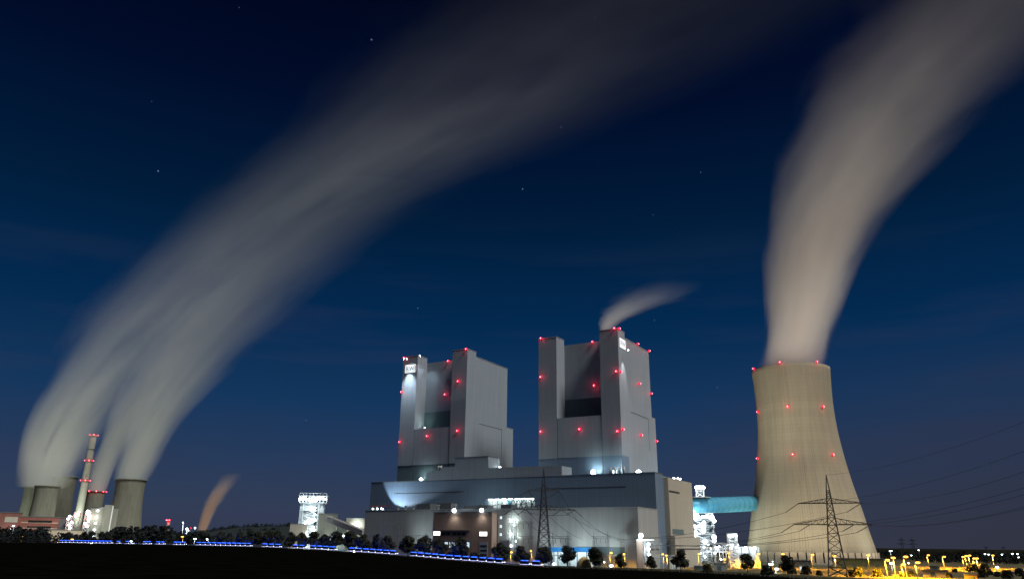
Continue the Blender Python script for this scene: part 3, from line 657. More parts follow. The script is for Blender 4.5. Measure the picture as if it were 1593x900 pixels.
# ------------------------------------------------------------------ the old power station far on the left
M_brick = clad('brick_red', (.19, .075, .06), seam=5, lift=8, var=.15)
M_old = clad('old_pale_cladding', (.22, .23, .20), seam=4, lift=14, var=.12)
def old_tower(xl, xr, yt, yb, D, label, widen=1.34, lamps=False):
    xc = (xl + xr) / 2; c = place(xc, D); a, b = atD(xl, yt, D), atD(xr, yt, D); R = np.linalg.norm(a - b) / 2; Hh = (a[2] + b[2]) / 2
    t = thing('cooling_tower', label, 'cooling tower', (a[0] / 2 + b[0] / 2, a[1] / 2 + b[1] / 2, 0), 0, 'cooling towers of the old power station')
    prof = [(1.0, 1.0), (.955, .93), (.935, .84), (.94, .74), (.98, .6), (1.06, .42), (1.18, .22), (widen, .07)]
    zs = np.linspace(.07, 1, 22); rr_ = np.interp(zs, [p[1] for p in prof[::-1]], [p[0] for p in prof[::-1]])
    rr_[1:-1] = (rr_[:-2] + 2 * rr_[1:-1] + rr_[2:]) / 4
    pr = [(R * r, Hh * z) for r, z in zip(rr_, zs)]
    MB().lathe(pr + [(R * 1.03, Hh), (R * 1.03, Hh + 1.5), (R - .8, Hh + 1.5)] + [(r - .8, z) for r, z in pr[::-1][1:]], 64).build('shell', M_oldc, t)
    me = MB().bar((0, 0, 0), (0, 0, Hh * .075), .8).mesh('column', M_oldc)
    for k in range(28):
        a_ = 2 * math.pi * k / 28; o = bpy.data.objects.new('column', me); COL.objects.link(o); o.parent = t; o.location = (R * widen * math.cos(a_), R * widen * math.sin(a_), 0)
    if lamps:
        cd = math.atan2(-t.location.y, -t.location.x)
        for dg in (-70, -40, 0, 40, 70):
            an = cd + math.radians(dg); red_light(t, ((R + 1.5) * math.cos(an), (R + 1.5) * math.sin(an), Hh), r=1.6, watts=900, nrm=(math.cos(an), math.sin(an), 0), glow=abs(dg) < 50)
    return t, R, Hh
T1 = old_tower(37, 72, 758, 803, 1430, 'pale old cooling tower partly hidden behind the squat front one')
floodlight(T1[0], (-10, -80, 20), (0, 0, 70), 160000, 80, 1, r=1, col=(.9, 1, .82))  # added flood, no lamp known there; brightens the shaded tower
T2 = old_tower(53.5, 93.5, 757, 805, 1290, 'squat pale old cooling tower standing over the red brick building')
T3 = old_tower(82, 121.5, 742, 797, 1560, 'dark old cooling tower behind the squat one, beside the chimney')
T4 = old_tower(134.5, 164.5, 764.5, 787, 1750, 'old cooling tower with red lights on its rim, just right of the chimney', lamps=True)
T5 = old_tower(179.5, 228.5, 747, 825, 1320, 'large old cooling tower standing alone at the right end of the old plant')
a, b = atD(141.5, 676, 1440), atD(150.5, 676, 1440); Hc = a[2]
xc, yc = (a[0] + b[0]) / 2, (a[1] + b[1]) / 2
ch = thing('chimney', 'tall slim pale chimney with rings of red lights in the old power station', 'chimney', (xc, yc, 0))
MB().lathe([(7.0, 0), (6.0, Hc * .35), (5.2, Hc * .7), (4.8, Hc - 18), (4.8, Hc), (3.9, Hc), (3.9, Hc - 12)], 32).build('shaft', mat('chimney_concrete', (.50, .50, .42), .9, var=.12, vscale=.06), ch)
MB().lathe([(5.5, Hc * .86), (5.5, Hc * .86 + 1.6)], 32).build('dark_ring', M_seam, ch)
floodlight(ch, (14, -30, 6), (0, 0, 105), 330000, 64, 1, r=1, col=(.9, 1, .85))  # added flood without a known lamp, lifts the chimney out of the steam's shade
for fz, rr0 in ((1.0, 5.4), (.765, 5.6), (.585, 6.0)):
    z = Hc * fz - 1
    MB().lathe([(rr0 - .8, z - 1.2), (rr0 + .6, z - 1.2), (rr0 + .6, z - .8), (rr0 - .8, z - .8)], 24).build('gallery', M_steel, ch)
    cd = math.atan2(-yc, -xc)
    for dg in (-60, 0, 60): an = cd + math.radians(dg); red_light(ch, ((rr0 + 1) * math.cos(an), (rr0 + 1) * math.sin(an), z + .4), r=1.35, watts=250, nrm=(math.cos(an), math.sin(an), 0), glow=abs(dg) < 50)
def oldbox(name, label, cat, x0, x1, yt, D, m, depth=40, yaw=None, rz=.45):
    c = place(x0, D); b_ = azx(x1, D); w = math.hypot(b_[0] - c[0], b_[1] - c[1]); rz = math.atan2(b_[1] - c[1], b_[0] - c[0]); Z = top((x0 + x1) / 2, yt, D)
    t = thing(name, label, cat, c, rz); MB().box(0, w, 0, depth, 0, Z).build('wall', m, t); MB().box(-.5, w + .5, -.5, depth + .5, Z + .01, Z + 1).build('roof_edge', M_steel, t)
    return t, w, Z
t, w, Z = oldbox('brick_hall', 'long red brick power hall with bands of dark windows below the old cooling towers', 'building', 21, 103, 804, 1180, M_brick)
for z in (Z - 7, Z - 14):
    MB().box(w * .07, w * .78, -.2, -.05, z, z + 1).build('pale_band', mat('pale_stone', (.42, .36, .30), .8), t)
    for k in range(14): MB().box(w * (.2 + k * .032), w * (.2 + k * .032) + 2.4, -.3, -.21, z + .5, z + 3.2).build('window', M_glass, t)
MB().box(w * .8, w * .999, -.4, -.05, 3, Z - 1).build('grey_bay', M_steel, t)
lamp('yard_glow', t, (w * .3, -60, 20), 36000, (1, .75, .6), rad=3); lamp('yard_glow', t, (w * .75, -50, 14), 20000, (1, .8, .6), rad=3)
t, w, Z = oldbox('brick_annex', 'dark red flat roofed block at the very edge of the old plant', 'building', -40, 27, 796.5, 1260, M_brick)
MB().box(w * .6, w * .62 + 17, -.5, -.05, Z - 12, Z - 5).build('pale_panel', M_cream, t); lamp('yard_glow', t, (w * .7, -30, 18), 14000, (.9, 1, .9), rad=3)
MB().ball((w * .83, -2, Z - 21), 2.4, 8, 5).build('wall_lamp', M_flood, t)
t, w, Z = oldbox('low_store', 'low cream wall building before the red brick hall', 'building', 66, 128, 824, 1120, M_cream)
lamp('yard_glow', t, (w * .5, -30, 12), 14000, (1, .85, .6), rad=3); lamp('yard_glow', t, (w * .9, -30, 12), 10000, (1, .9, .7), rad=3)
t, w, Z = oldbox('boiler_block', 'pale stepped boiler block with a slim white tower beside the chimney foot', 'power station', 131, 176, 789, 1240, M_old)
zt = top(160, 784.5, 1238); MB().box(w * .50, w * .77, -5, 20, 0, zt).build('slim_tower', M_old, t); MB().box(w * .77 + .01, w * .81, -5, 20, 0, zt - 1).build('white_edge', M_white, t)
MB().prism([(0, 0), (w * .5, 0), (w * .5, Z + 1.5), (0, Z - 3)], -2, -.6).build('sloping_front', M_old, t)
lamp('yard_glow', t, (w * .45, -60, 20), 36000, (.95, 1, .85), rad=3); lamp('yard_glow', t, (w * .2, -9, Z * .75), 6000, (1, .9, .75), rad=2)
for z in np.linspace(8, Z - 4, 6): MB().ball((w * .28, -3, z), 1.2, 8, 5).build('wall_lamp', M_flood, t)
def lit_scaffold(px, y0, y1, D, label, lamps_):
    z1 = top(px, y0, D); z0 = max(0, top(px, y1, D)); t = thing('service_tower', label, 'lattice tower', place(px, D), .4)
    mb = MB(); lattice(mb, 3.5, 3.5, 3.5, 3.5, 0, z1, 7, .4, .25); mb.build('frame', M_galv, t)
    d = MB()
    for z in np.linspace(z0 + 2, z1, 5): d.box(-4.5, 4.5, -4.5, 4.5, z - .4, z)
    d.build('deck', mat('red_deck', (.4, .12, .08), .6), t)
    for i in range(lamps_): MB().ball((rnd.uniform(-3, 3), -4.8, z0 + 2 + (z1 - z0 - 2) * i / (lamps_ - 1)), rnd.choice((1.2, 1.6, 2.1)), 8, 5).build('deck_lamp', M_flood, t)
    for z in np.linspace(z0 + 3, z1, 3): lamp('deck_glow', t, (0, -8, z), 3500, (1, .85, .75), rad=1)
lit_scaffold(104, 802, 832, 1170, 'floodlit service tower at the right end of the red brick hall', 7)
lit_scaffold(130, 795, 820, 1225, 'floodlit service tower with lamps in a column at the chimney foot', 7)
lit_scaffold(113, 796, 805, 1300, 'lit service tower just left of the chimney base, behind the others', 3)

# small far things on the skyline left of the bunker tower
t = thing('radio_mast', 'short pale mast tower with red lights on the wooded skyline', 'tower', place(258, 2300)); z = top(258, 809, 2300)
MB().lathe([(4.6, 0), (4.2, z)], 14, close=True).build('shaft', M_old, t)
for x in (-4, 0, 4): red_light(t, (x, -5, z + 1), r=2.2, watts=7000)
red_light(t, (-4, -6, top(258, 821, 2300)), r=2.4, watts=7000)
for px, py, lab in ((288.5, 822, 'small white floodlit mast with bent arm on the skyline'), (281, 812, 'thin pale lattice mast standing among far trees')):
    t = thing('light_mast', lab, 'mast', place(px, 1500)); z = top(px, py, 1500); MB().bar((0, 0, 0), (0, 0, z), .9, .6, n=6).build('pole', M_white, t)
    if px > 285: MB().bar((0, 0, z), (4, 0, z - 4), .7).build('arm', M_white, t)
    MB().ball((0, -1.4, z), 1.8 if px > 285 else 1.0, 8, 5).build('lamp', M_flood, t); lamp('mast_glow', t, (3, -7, z - 6), 14000 if px > 285 else 2000, (.85, .95, 1))
t = thing('far_steam_outlet', 'far small cooling tower on the skyline from which thin brown steam rises', 'cooling tower', place(316, 3300)); zf = top(316, 824, 3300)
MB().lathe([(26, 0), (18, zf * .7), (19, zf)], 28).build('shell', M_oldc, t); FAR = t.location.copy()
for px, py in ((294, 821), (300.5, 821)):
    t = thing('warning_light_mast', 'slim far mast with a %s light beside the brown steam' % ('red' if px < 297 else 'white'), 'mast', place(px, 2600)); z = top(px, py, 2600)
    MB().bar((0, 0, 0), (0, 0, z), .8, .5, n=6).build('pole', M_galv, t); MB().ball((0, 0, z + 1), 2.2, 8, 5).build('lamp', M_redl if px < 297 else M_flood, t)

# ------------------------------------------------------------------ far hills and woods
def ridge(name, pts, D, depth, m, jag=0):
    """a long low hill whose skyline follows the listed points"""
    v, f = [], []
    n = 0
    for i, (px, py) in enumerate(pts):
        x, y = azx(px, D); d = np.array([x, y]) / math.hypot(x, y); z = atD(px, py, D)[2]
        prof = [(-depth, -2), (-depth * .6, z * .42), (-depth * .25, z * .85), (0, z), (depth * .5, z * .9), (depth * 1.6, -2)]
        for o, h in prof: v.append((x + d[0] * o, y + d[1] * o, h))
    k = 6
    for i in range(len(pts) - 1):
        for j in range(k - 1): f.append((i * k + j, (i + 1) * k + j, (i + 1) * k + j + 1, i * k + j + 1))
    me = bpy.data.meshes.new(name); me.from_pydata(v, [], f); me.polygons.foreach_set('use_smooth', [True] * len(f)); me.materials.append(m); me.update()
    o = bpy.data.objects.new(name, me); COL.objects.link(o); return o
hp = [(250, 840), (310, 829), (335, 824), (360, 820), (400, 818), (440, 817), (480, 817), (540, 818), (600, 822), (700, 836)]
structure(ridge('hill', hp, 2600, 380, mat('hazy_hill_earth', (.014, .022, .024), 1)))  # teal of the distance haze is put into the hill colour
hp2 = [(1250, 862), (1330, 860), (1400, 858.5), (1500, 859), (1600, 859.5), (1750, 861)]
structure(ridge('far_ridge', hp2, 3200, 400, mat('far_ridge_earth', (.012, .012, .013), 1)))
def wood(name, spans, m, seed, label):
    """spans: (px0, px1, D, tree height, how many, ground z)"""
    r = random.Random(seed); v, f = [], []
    for px0, px1, D, h, n, zf in spans:
        for _ in range(n):
            px = r.uniform(px0, px1); DD = D + r.uniform(-30, 60); x, y = azx(px, DD); z0 = zf(px) if callable(zf) else zf
            hh = h * r.uniform(.65, 1.1); rad = hh * r.uniform(.28, .42)
            for _ in range(46):
                a, q = r.uniform(0, 6.283), r.random(); zz_ = hh * (.12 + .88 * q); ra = rad * math.sin(math.pi * (.12 + .86 * q)) ** .6 * r.uniform(.55, 1.08)
                c = Vector((x + ra * math.cos(a), y + ra * math.sin(a), z0 + zz_)); s = hh * r.uniform(.06, .13)
                d1 = Vector((r.gauss(0, 1), r.gauss(0, 1), r.gauss(0, 1))).normalized(); d2 = d1.orthogonal().normalized(); d3 = d1.cross(d2); i = len(v)
                v += [tuple(c + d2 * s), tuple(c + d3 * s * .8), tuple(c - d2 * s), tuple(c - d3 * s * .8)]; f.append((i, i + 1, i + 2, i + 3))
    me = bpy.data.meshes.new(name); me.from_pydata(v, [], f); me.materials.append(m); me.update(); o = bpy.data.objects.new(name, me); COL.objects.link(o)
    tag(o, label, 'woodland', kind='stuff'); return o
hz = lambda px: float(np.interp(px, [p[0] for p in hp], [atD(p[0], p[1], 2600)[2] for p in hp])) - 9
wood('hill_forest', [(255, 640, 2590, 17, 260, hz), (350, 600, 2500, 16, 160, lambda p: hz(p) - 14)], M_wood, 5, 'dark forest covering the far hill behind the roadside trees')
wood('woodland', [(165, 335, 1060, 21, 120, 0), (168, 265, 1010, 24, 60, 2), (-60, 72, 1010, 20, 90, 3), (-60, 135, 940, 11, 70, 7), (20, 45, 960, 15, 20, 7)], M_wood, 6, 'dark wood in front of the old power station')
wood('far_wood', [(1270, 1640, 1500, 9, 260, 0), (1420, 1640, 900, 8, 120, 0)], M_wood, 8, 'dark low wood along the skyline behind the street lamps')

# ------------------------------------------------------------------ roadside trees
def tree_mesh(seed, H):
    r = random.Random(seed); v, f = [], []
    lobes = []
    for _ in range(13):
        q = r.uniform(.0, 1); a = r.uniform(0, 6.283); zz_ = H * (.22 + .64 * q); ra = H * .30 * math.sin(math.pi * (.22 + .7 * q)) * r.uniform(.35, 1.0)
        lobes.append((ra * math.cos(a), ra * math.sin(a), zz_, H * r.uniform(.13, .20)))
    lobes.append((0, 0, H * .86, H * .12)); lobes.append((0, 0, H * .55, H * .22))
    for _ in range(2200):
        lx, ly, lz, lr = r.choice(lobes); d = Vector((r.gauss(0, 1), r.gauss(0, 1), r.gauss(0, .9))).normalized() * lr * r.uniform(.55, 1.08)
        c = Vector((lx, ly, lz)) + d; s = r.uniform(.18, .40)
        d1 = (d.normalized() + Vector((r.gauss(0, .6), r.gauss(0, .6), r.gauss(0, .6)))).normalized(); d2 = d1.orthogonal().normalized(); d3 = d1.cross(d2); i = len(v)
        v += [tuple(c + d2 * s * 1.4), tuple(c + d3 * s), tuple(c - d2 * s * 1.4), tuple(c - d3 * s)]; f.append((i, i + 1, i + 2, i + 3))
    me = bpy.data.meshes.new('crown'); me.from_pydata(v, [], f); me.materials.append(M_leaf); me.update()
    t = MB().bar((0, 0, -.6), (0, 0, H * .35), H * .022, H * .016, n=7)
    for _ in range(6):
        lx, ly, lz, lr = r.choice(lobes); t.bar((0, 0, H * r.uniform(.2, .4)), (lx, ly, lz), H * .011, H * .003, n=5)
    t.bar((0, 0, H * .35), (0, 0, H * .85), H * .016, H * .004, n=5)
    return me, t.mesh('trunk', M_bark)
VAR = [tree_mesh(100 + i, 10.0) for i in range(6)]
row = [(343, 828), (357, 829), (372, 827.5), (387, 826), (400, 827.5), (417, 826.5), (432, 827), (451, 828), (468, 829), (486, 828.5), (504, 832), (522.5, 829), (545, 828), (566, 832), (587, 832.5), (604, 835),
       (635, 835), (660, 837), (686, 840.5), (716, 837), (778, 846), (811, 851), (846, 851.5), (883, 852), (925, 853), (965, 862), (1011, 865), (1057, 857), (1160, 862), (1222, 866)]
near = [(105, 828.5), (118, 831), (130, 827), (141, 827), (157, 827.5), (167, 830)]
where = lambda px: 'in front of the hill' if px < 440 else 'in front of the bunker tower and conveyor' if px < 575 else 'before the switch house wall' if px < 690 else 'before the brown office block' if px < 790 else 'before the canopy and pylon' if px < 905 else 'before the orange lit yard' if px < 1100 else 'at the foot of the big cooling tower'
cnt = {}; tot = {}
for px, py in near + row: w_ = 'before the old power station' if px < 180 else where(px); tot[w_] = tot.get(w_, 0) + 1
for i, (px, py) in enumerate(near + row):
    old = px < 180; x, y = azx(px, 500); az = math.atan2(x, y); De, ze = edge(az); d = De + (60 if old else 17 if px < 1100 else 45)
    x, y = math.sin(az) * d, math.cos(az) * d; z0 = ground(x, y); H_ = atD(px, py, d)[2] - z0
    w_ = 'before the old power station' if old else where(px); cnt[w_] = cnt.get(w_, 0) + 1
    look = ('tall slim', 'broad round', 'ragged topped', 'dense oval')[i % 4] if not old else 'small far'
    t = thing('roadside_tree', 'leafy tree %s, %s of %d from the left' % (w_, ORD[cnt[w_] - 1], tot[w_]), 'tree', (x, y, z0), rnd.uniform(0, 6), 'trees along the road')
    cme, tme = VAR[i % 6]
    s = H_ / 10.0 * 1.1; wd = rnd.uniform(1.0, 1.12) if px < 470 else rnd.uniform(1.16, 1.34)
    for nm, me in (('crown', cme), ('trunk', tme)):
        o = bpy.data.objects.new(nm, me); COL.objects.link(o); o.parent = t
    t.scale = (s * wd, s * wd, s)
# young bushes between the trees before the office
bush_me = []
for sd in (1, 2):
    r = random.Random(sd); v, f = [], []
    for _ in range(420):
        a, q = r.uniform(0, 6.283), r.random(); ra = 1.9 * math.sqrt(r.random()) * (1 - q * .5); c = Vector((ra * math.cos(a), ra * math.sin(a), .2 + 3 * q)); s = r.uniform(.15, .35)
        d1 = Vector((r.gauss(0, 1), r.gauss(0, 1), r.gauss(0, 1))).normalized(); d2 = d1.orthogonal().normalized(); d3 = d1.cross(d2); i = len(v)
        v += [tuple(c + d2 * s * 1.3), tuple(c + d3 * s), tuple(c - d2 * s * 1.3), tuple(c - d3 * s)]; f.append((i, i + 1, i + 2, i + 3))
    me = bpy.data.meshes.new('bush'); me.from_pydata(v, [], f); me.materials.append(M_leaf); bush_me.append(me)
bl = [(701, 1.3, 'left of the tall tree before the office'), (738, 1.5, 'right of the tall tree before the office'), (748, 1.1, 'small, between two trees before the office'), (760, .9, 'lowest, before the office block'), (1098, 1.0, 'under the floodlit lattice tower'), (1190, 1.2, 'between the two dark trees at the cooling tower foot')]
for i, (px, s, lab) in enumerate(bl):
    x, y = azx(px, 500); az = math.atan2(x, y); De, ze = edge(az); d = De + 18; x, y = math.sin(az) * d, math.cos(az) * d
    o = bpy.data.objects.new('bush', bush_me[i % 2]); COL.objects.link(o); o.location = (x, y, ground(x, y)); o.scale = (s * 1.3, s * 1.3, s); tag(o, 'dark low bush ' + lab, 'bush', 'bushes along the road')
#PART3
# ------------------------------------------------------------------ pylons, wires, switchyard portals
def pylon(px, ybase_D, ytop, arms, label, rz=0.0, w0=4.2, thick=1.45, n=11):
    D = ybase_D; x, y = azx(px[0], D); z0 = min(ground(x, y), 6); tp = atD(px[1], ytop, D); H_ = tp[2] - z0
    t = thing('pylon', label, 'pylon', (x, y, z0), rz + math.atan2(-x, y))
    mb = MB(); zs = [H_ * (1 - (1 - i / n) ** 1.12) * .84 for i in range(n + 1)]
    wd = lambda z: w0 * (1 - .83 * (z / (H_ * .84)) ** .85) if z < H_ * .84 else w0 * .17
    for a, b in zip(zs, zs[1:]):
        wa, wb = wd(a), wd(b)
        ca = [(sx * wa, sy * wa, a) for sx, sy in ((-1, -1), (1, -1), (1, 1), (-1, 1))]; cb = [(sx * wb, sy * wb, b) for sx, sy in ((-1, -1), (1, -1), (1, 1), (-1, 1))]
        for i in range(4):
            j = (i + 1) % 4; mb.bar(ca[i], cb[i], .17 * thick, cap=False); mb.bar(ca[i], cb[j], .1 * thick, cap=False); mb.bar(ca[j], cb[i], .1 * thick, cap=False)
            mb.bar(cb[i], cb[j], .09 * thick, cap=False)
    wt = wd(H_ * .84)
    for sx, sy in ((-1, -1), (1, -1), (1, 1), (-1, 1)): mb.bar((sx * wt, sy * wt, H_ * .84), (0, 0, H_), .15 * thick, .1 * thick)
    mb.build('mast', M_pylon, t); tips = []
    for ya, hw, up_, nin in arms:
        z = atD(px[0], ya, D)[2] - z0; ws = wd(z); rise = H_ * up_
        for sd in (-1, 1):
            a = MB()
            for sy in (-1, 1):
                a.bar((sd * ws * .5, sy * ws * .7, z), (sd * hw, 0, z), .15 * thick); a.bar((sd * ws * .3, sy * ws * .5, z + rise), (sd * hw, 0, z), .12 * thick)
                for k in range(1, 6):
                    f = k / 6; f2 = (k - 1) / 6; xa = sd * (ws * .5 + (hw - ws * .5) * f); xb = sd * (ws * .5 + (hw - ws * .5) * f2)
                    a.bar((xa, sy * ws * .6 * (1 - f), z), (xb, sy * ws * .6 * (1 - f2), z + rise * (1 - f2)), .07 * thick); a.bar((xa, sy * ws * .6 * (1 - f), z), (xa, sy * ws * .6 * (1 - f), z + rise * (1 - f)), .07 * thick)
            a.build('cross_arm', M_pylon, t)
            for q in range(nin): tips.append((sd * (hw - q * hw * .42 - .3), z))
    return t, tips, H_
def w2(t, p):                                            # a pylon's own point in the world
    c, s_ = math.cos(t.rotation_euler.z), math.sin(t.rotation_euler.z); return np.array([t.location.x + c * p[0] - s_ * p[1], t.location.y + s_ * p[0] + c * p[1], t.location.z + p[2]])
def insulator(t, a, b): # a string of discs between two world points, part of the pylon
    inv = lambda p: np.array([math.cos(t.rotation_euler.z) * (p[0] - t.location.x) + math.sin(t.rotation_euler.z) * (p[1] - t.location.y), -math.sin(t.rotation_euler.z) * (p[0] - t.location.x) + math.cos(t.rotation_euler.z) * (p[1] - t.location.y), p[2] - t.location.z])
    a, b = inv(a), inv(b); mb = MB(); mb.bar(a, b, .12, n=5)
    for k in range(9): p = a + (b - a) * ((k + .5) / 9); q = a + (b - a) * ((k + .75) / 9); mb.bar(p, q, .26, n=6)
    mb.build('insulator', M_pylon, t)
def wire(a, b, sag, label, r=.09, n=14, group=None):
    pts = [np.array(a) + (np.array(b) - np.array(a)) * (i / n) - np.array([0, 0, 4 * sag * (i / n) * (1 - i / n)]) for i in range(n + 1)]
    o = pts[0]; mb = MB().path([p - o for p in pts], r, n=3); tag(mb.build('power_line', M_wire, None, tuple(o)), label, 'wire', group)
P1, tips1, H1 = pylon((1299, 1284), 400, 738, [(782, 14.2, .05, 1), (815, 17.2, .065, 2)], 'dark lattice pylon with two cross arms standing before the big cooling tower', thick=1.75)
P2, tips2, H2 = pylon((846, 846.5), 430, 728, [(763, 9.0, .04, 1), (792, 17.5, .05, 2)], 'dark lattice pylon standing before the turbine hall and blue roofed canopy', rz=.12)
side = lambda t: 'nearer' if t < 0 else 'outer'
ends1 = [(960, 838, 452), (990, 838, 452), (1000, 846, 452), (1010, 846, 452), (1020, 846, 452), (1030, 846, 452)]
right_ends = [(1800, 618, 230), (1820, 640, 225), (1800, 690, 230), (1810, 700, 230), (1820, 708, 225), (1830, 718, 225)]
names1 = ['upper arm, short side', 'upper arm, long side', 'lower arm tip', 'lower arm middle', 'lower arm inner point', 'lower arm end']
for i, (x, z) in enumerate(tips1):
    a = w2(P1, (x, 0, z)); e = np.array(atD(*ends1[i])); d = (e - a) / np.linalg.norm(e - a); d = d + np.array([0, 0, -.42]); d /= np.linalg.norm(d); q = a + d * (8.0 if abs(x) > 10 else 6.5)
    insulator(P1, a, q); wire(q, e, 3.0, 'dark wire from the cooling tower pylon down to the switchyard, %s strand' % ORD[i], group='wires of the cooling tower pylon')
    b = np.array(atD(*right_ends[i])); wire(a, b, 5.5, 'thin dark wire climbing across the sky beyond the cooling tower pylon, %s' % ('upper pair' if i < 2 else 'lower bundle'), r=.055, group='upper sky wires' if i < 2 else 'lower sky wires')
wire(w2(P1, (0, 0, H1)), np.array(atD(1800, 565, 230)), 5, 'topmost earth wire running from the cooling tower pylon tip across the sky', r=.05)
ends2 = [(906, 838, 455), (930, 838, 455), (880, 838, 455), (890, 838, 455), (985, 844, 455), (1010, 845, 455)]
for i, (x, z) in enumerate(tips2):
    a = w2(P2, (x, 0, z)); e = np.array(atD(*ends2[i])); d = (e - a) / np.linalg.norm(e - a) + np.array([0, 0, -.25]); d /= np.linalg.norm(d); q = a + d * 5.5
    insulator(P2, a, q); wire(q, e, 3.2, 'dark wire from the middle pylon slanting down to the switchyard, %s strand' % ORD[i], r=.09, group='wires of the middle pylon')
    a2 = a + np.array([-.75, .5, -.45]) * 6; insulator(P2, a, a2); wire(a2, np.array(uvz(-296 + i * 8, 455, 36)), 1.5, 'dark wire from the middle pylon to the hall gallery, %s strand' % ORD[i], r=.1, group='hall wires of the middle pylon')
for px, py, D, lab in ((1405, 833, 1500, 'far pylon on the skyline just right of the cooling tower'), (1421.5, 834, 1560, 'far pylon on the skyline, second beside the cooling tower'), (1535, 849, 2100, 'far small pylon on the skyline above the street lamps'), (1562, 849, 2200, 'faint far pylon near the picture edge on the skyline')):
    zt = atD(px, py, D)[2]; pylon((px, px), D, py, [(py + (853 - py) * .32, zt * .19, .05, 0), (py + (853 - py) * .62, zt * .24, .05, 0)], lab, thick=2.2, n=6)
def portal(pa, pb, ys, beams, D, label, m=M_steel, spike=5):
    a = np.array(azx(pa, D)); b = np.array(azx(pb, D)); rz = math.atan2(b[1] - a[1], b[0] - a[0]); w = float(np.linalg.norm(b - a)); zt = atD((pa + pb) / 2, ys, D)[2]; z0 = ground(*a) * .5
    t = thing('switchyard_portal', label, 'gantry', (a[0], a[1], z0), rz)
    for x in (0, w):
        mb = MB(); lattice(mb, .75, .75, .5, .5, 0, zt - z0 - spike, 8, .13, .08, cx=x); mb.bar((x, 0, zt - z0 - spike), (x, 0, zt - z0), .3, .08); mb.build('post', m, t)
    for yb in beams:
        z = atD((pa + pb) / 2, yb, D)[2] - z0; mb = MB()
        for dz in (0, 1.1): mb.bar((-1.5, -.4, z + dz), (w + 1.5, -.4, z + dz), .13); mb.bar((-1.5, .4, z + dz), (w + 1.5, .4, z + dz), .13)
        n = int(w / 1.5) + 2
        for k in range(n): x = -1.5 + (w + 3) * k / n; mb.bar((x, -.4, z), (x + (w + 3) / n, -.4, z + 1.1), .08)
        mb.build('beam', m, t)
        for k in range(3):
            x = w * (k + .5) / 3; ib = MB(); ib.bar((x, -.2, z), (x, -.2, z - 2.6), .16, n=5); ib.build('insulator', m, t)
portal(590.8, 618.5, 803, (815, 836), 520, 'steel portal with tall spiked posts before the switch house, left of the office')
portal(574, 662, 822, (834,), 535, 'low wide steel portal before the switch house, left of the office')
portal(802, 826, 803, (814, 837), 450, 'tall steel portal with spiked posts just left of the middle pylon')
portal(860, 883.6, 825, (836.6,), 455, 'low steel portal above the blue canopy roof, beside the middle pylon')
portal(924, 945.8, 825, (837,), 455, 'low steel portal at the right end of the blue canopy roof')
portal(973.9, 1027.5, 829, (845.5, 847.5), 452, 'long white lit steel portal beside the white lamp mast', m=M_galv)
portal(1012, 1046, 862, (866,), 440, 'small low white portal in the orange lit yard', m=M_white, spike=1)

# canopy with blue fascia, heap, lamp mast and sheds of the switchyard
a = azx(852, 442); b = azx(931, 448); rz = math.atan2(b[1] - a[1], b[0] - a[0]); w = math.hypot(b[0] - a[0], b[1] - a[1])
t = thing('loading_canopy', 'open loading canopy with bright blue fascia between the middle pylon and a tree', 'canopy', (*a, 0), rz)
zc = top(890, 854, 445)
m_fa = mat('blue_fascia', (.03, .22, .52), .4)
MB().box(0, w, 0, .4, zc - 1.3, zc + 1.2).build('fascia', m_fa, t); MB().box(0, w, .41, 14, zc - .4, zc + .1).build('roof', M_steel, t); MB().box(.3, w - .3, 13, 13.4, 0, zc - .45).build('back_wall', M_white, t)
for k in range(6): MB().box(w * k / 5.3 + .2, w * k / 5.3 + .6, .5, .9, 0, zc - 1.31).build('post', M_steel, t)
MB().box(3, 12, .6, 1, zc - 3.4, zc - 2.8).box(13, 13.3, 2, 2.4, 0, zc - .5).build('inner_frame', M_galv, t)
for k in range(4): lamp('canopy_glow', t, (4 + k * w / 4, 6, zc - 1.8), 1400, (.8, .97, 1)); MB().box(3 + k * w / 4, 5 + k * w / 4, 5.7, 6.3, zc - .8, zc - .5).build('strip_lamp', M_flood, t)
lamp('fascia_glow', t, (w * .3, -6, zc + 1), 1300, (.4, .75, 1)); lamp('fascia_glow', t, (w * .75, -6, zc + 1), 1300, (.4, .75, 1))
def heap(px, D, wpx, py, label, m, name='gravel_heap', seed=3):
    x, y = azx(px, D); R = wpx * D / 1240 / 2; Hh = atD(px, py, D)[2] - ground(x, y); r = random.Random(seed); mb = MB(); n = 24
    prof = [(1, -.2), (.92, .25), (.78, .52), (.55, .8), (.3, .96), (.02, 1)]
    mb.lathe([(R * a_, Hh * b_) for a_, b_ in prof], n)
    mb.v = [(vx * r.uniform(.92, 1.08), vy * r.uniform(.92, 1.08), vz * r.uniform(.94, 1.04)) for vx, vy, vz in mb.v]
    return tag(mb.build(name, m, None, (x, y, ground(x, y))), label, 'heap')
M_sand = mat('sand', (.42, .30, .13), 1, var=.25, vscale=.8)
heap(908, 408, 25, 865.5, 'orange lit sand heap between two roadside trees at the canopy end', M_sand)
heap(836, 412, 20, 872, 'low orange lit sand heap left of the blue canopy', M_sand, seed=4)
t = thing('lamp_mast', 'slim lit lift tower with a white lamp on top beside the long white portal', 'mast', place(1001, 448)); z = top(999, 832.5, 448)
mb = MB(); lattice(mb, 1.3, 1.3, 1.3, 1.3, 0, z - 3, 8, .22, .12, cx=1.6); mb.build('frame', M_galv, t)
MB().box(-4, -.5, -1, 1.4, 0, z - 2.5).build('dark_shaft', M_brown, t); MB().box(-4, 6, -1.2, 1.2, z - 2.4, z - 1.9).build('deck', M_white, t)
MB().ball((-1.5, -1.6, z), 1.3, 8, 5).build('lamp', M_flood, t); lamp('mast_glow', t, (-1.5, -4, z), 6000, WHITE)
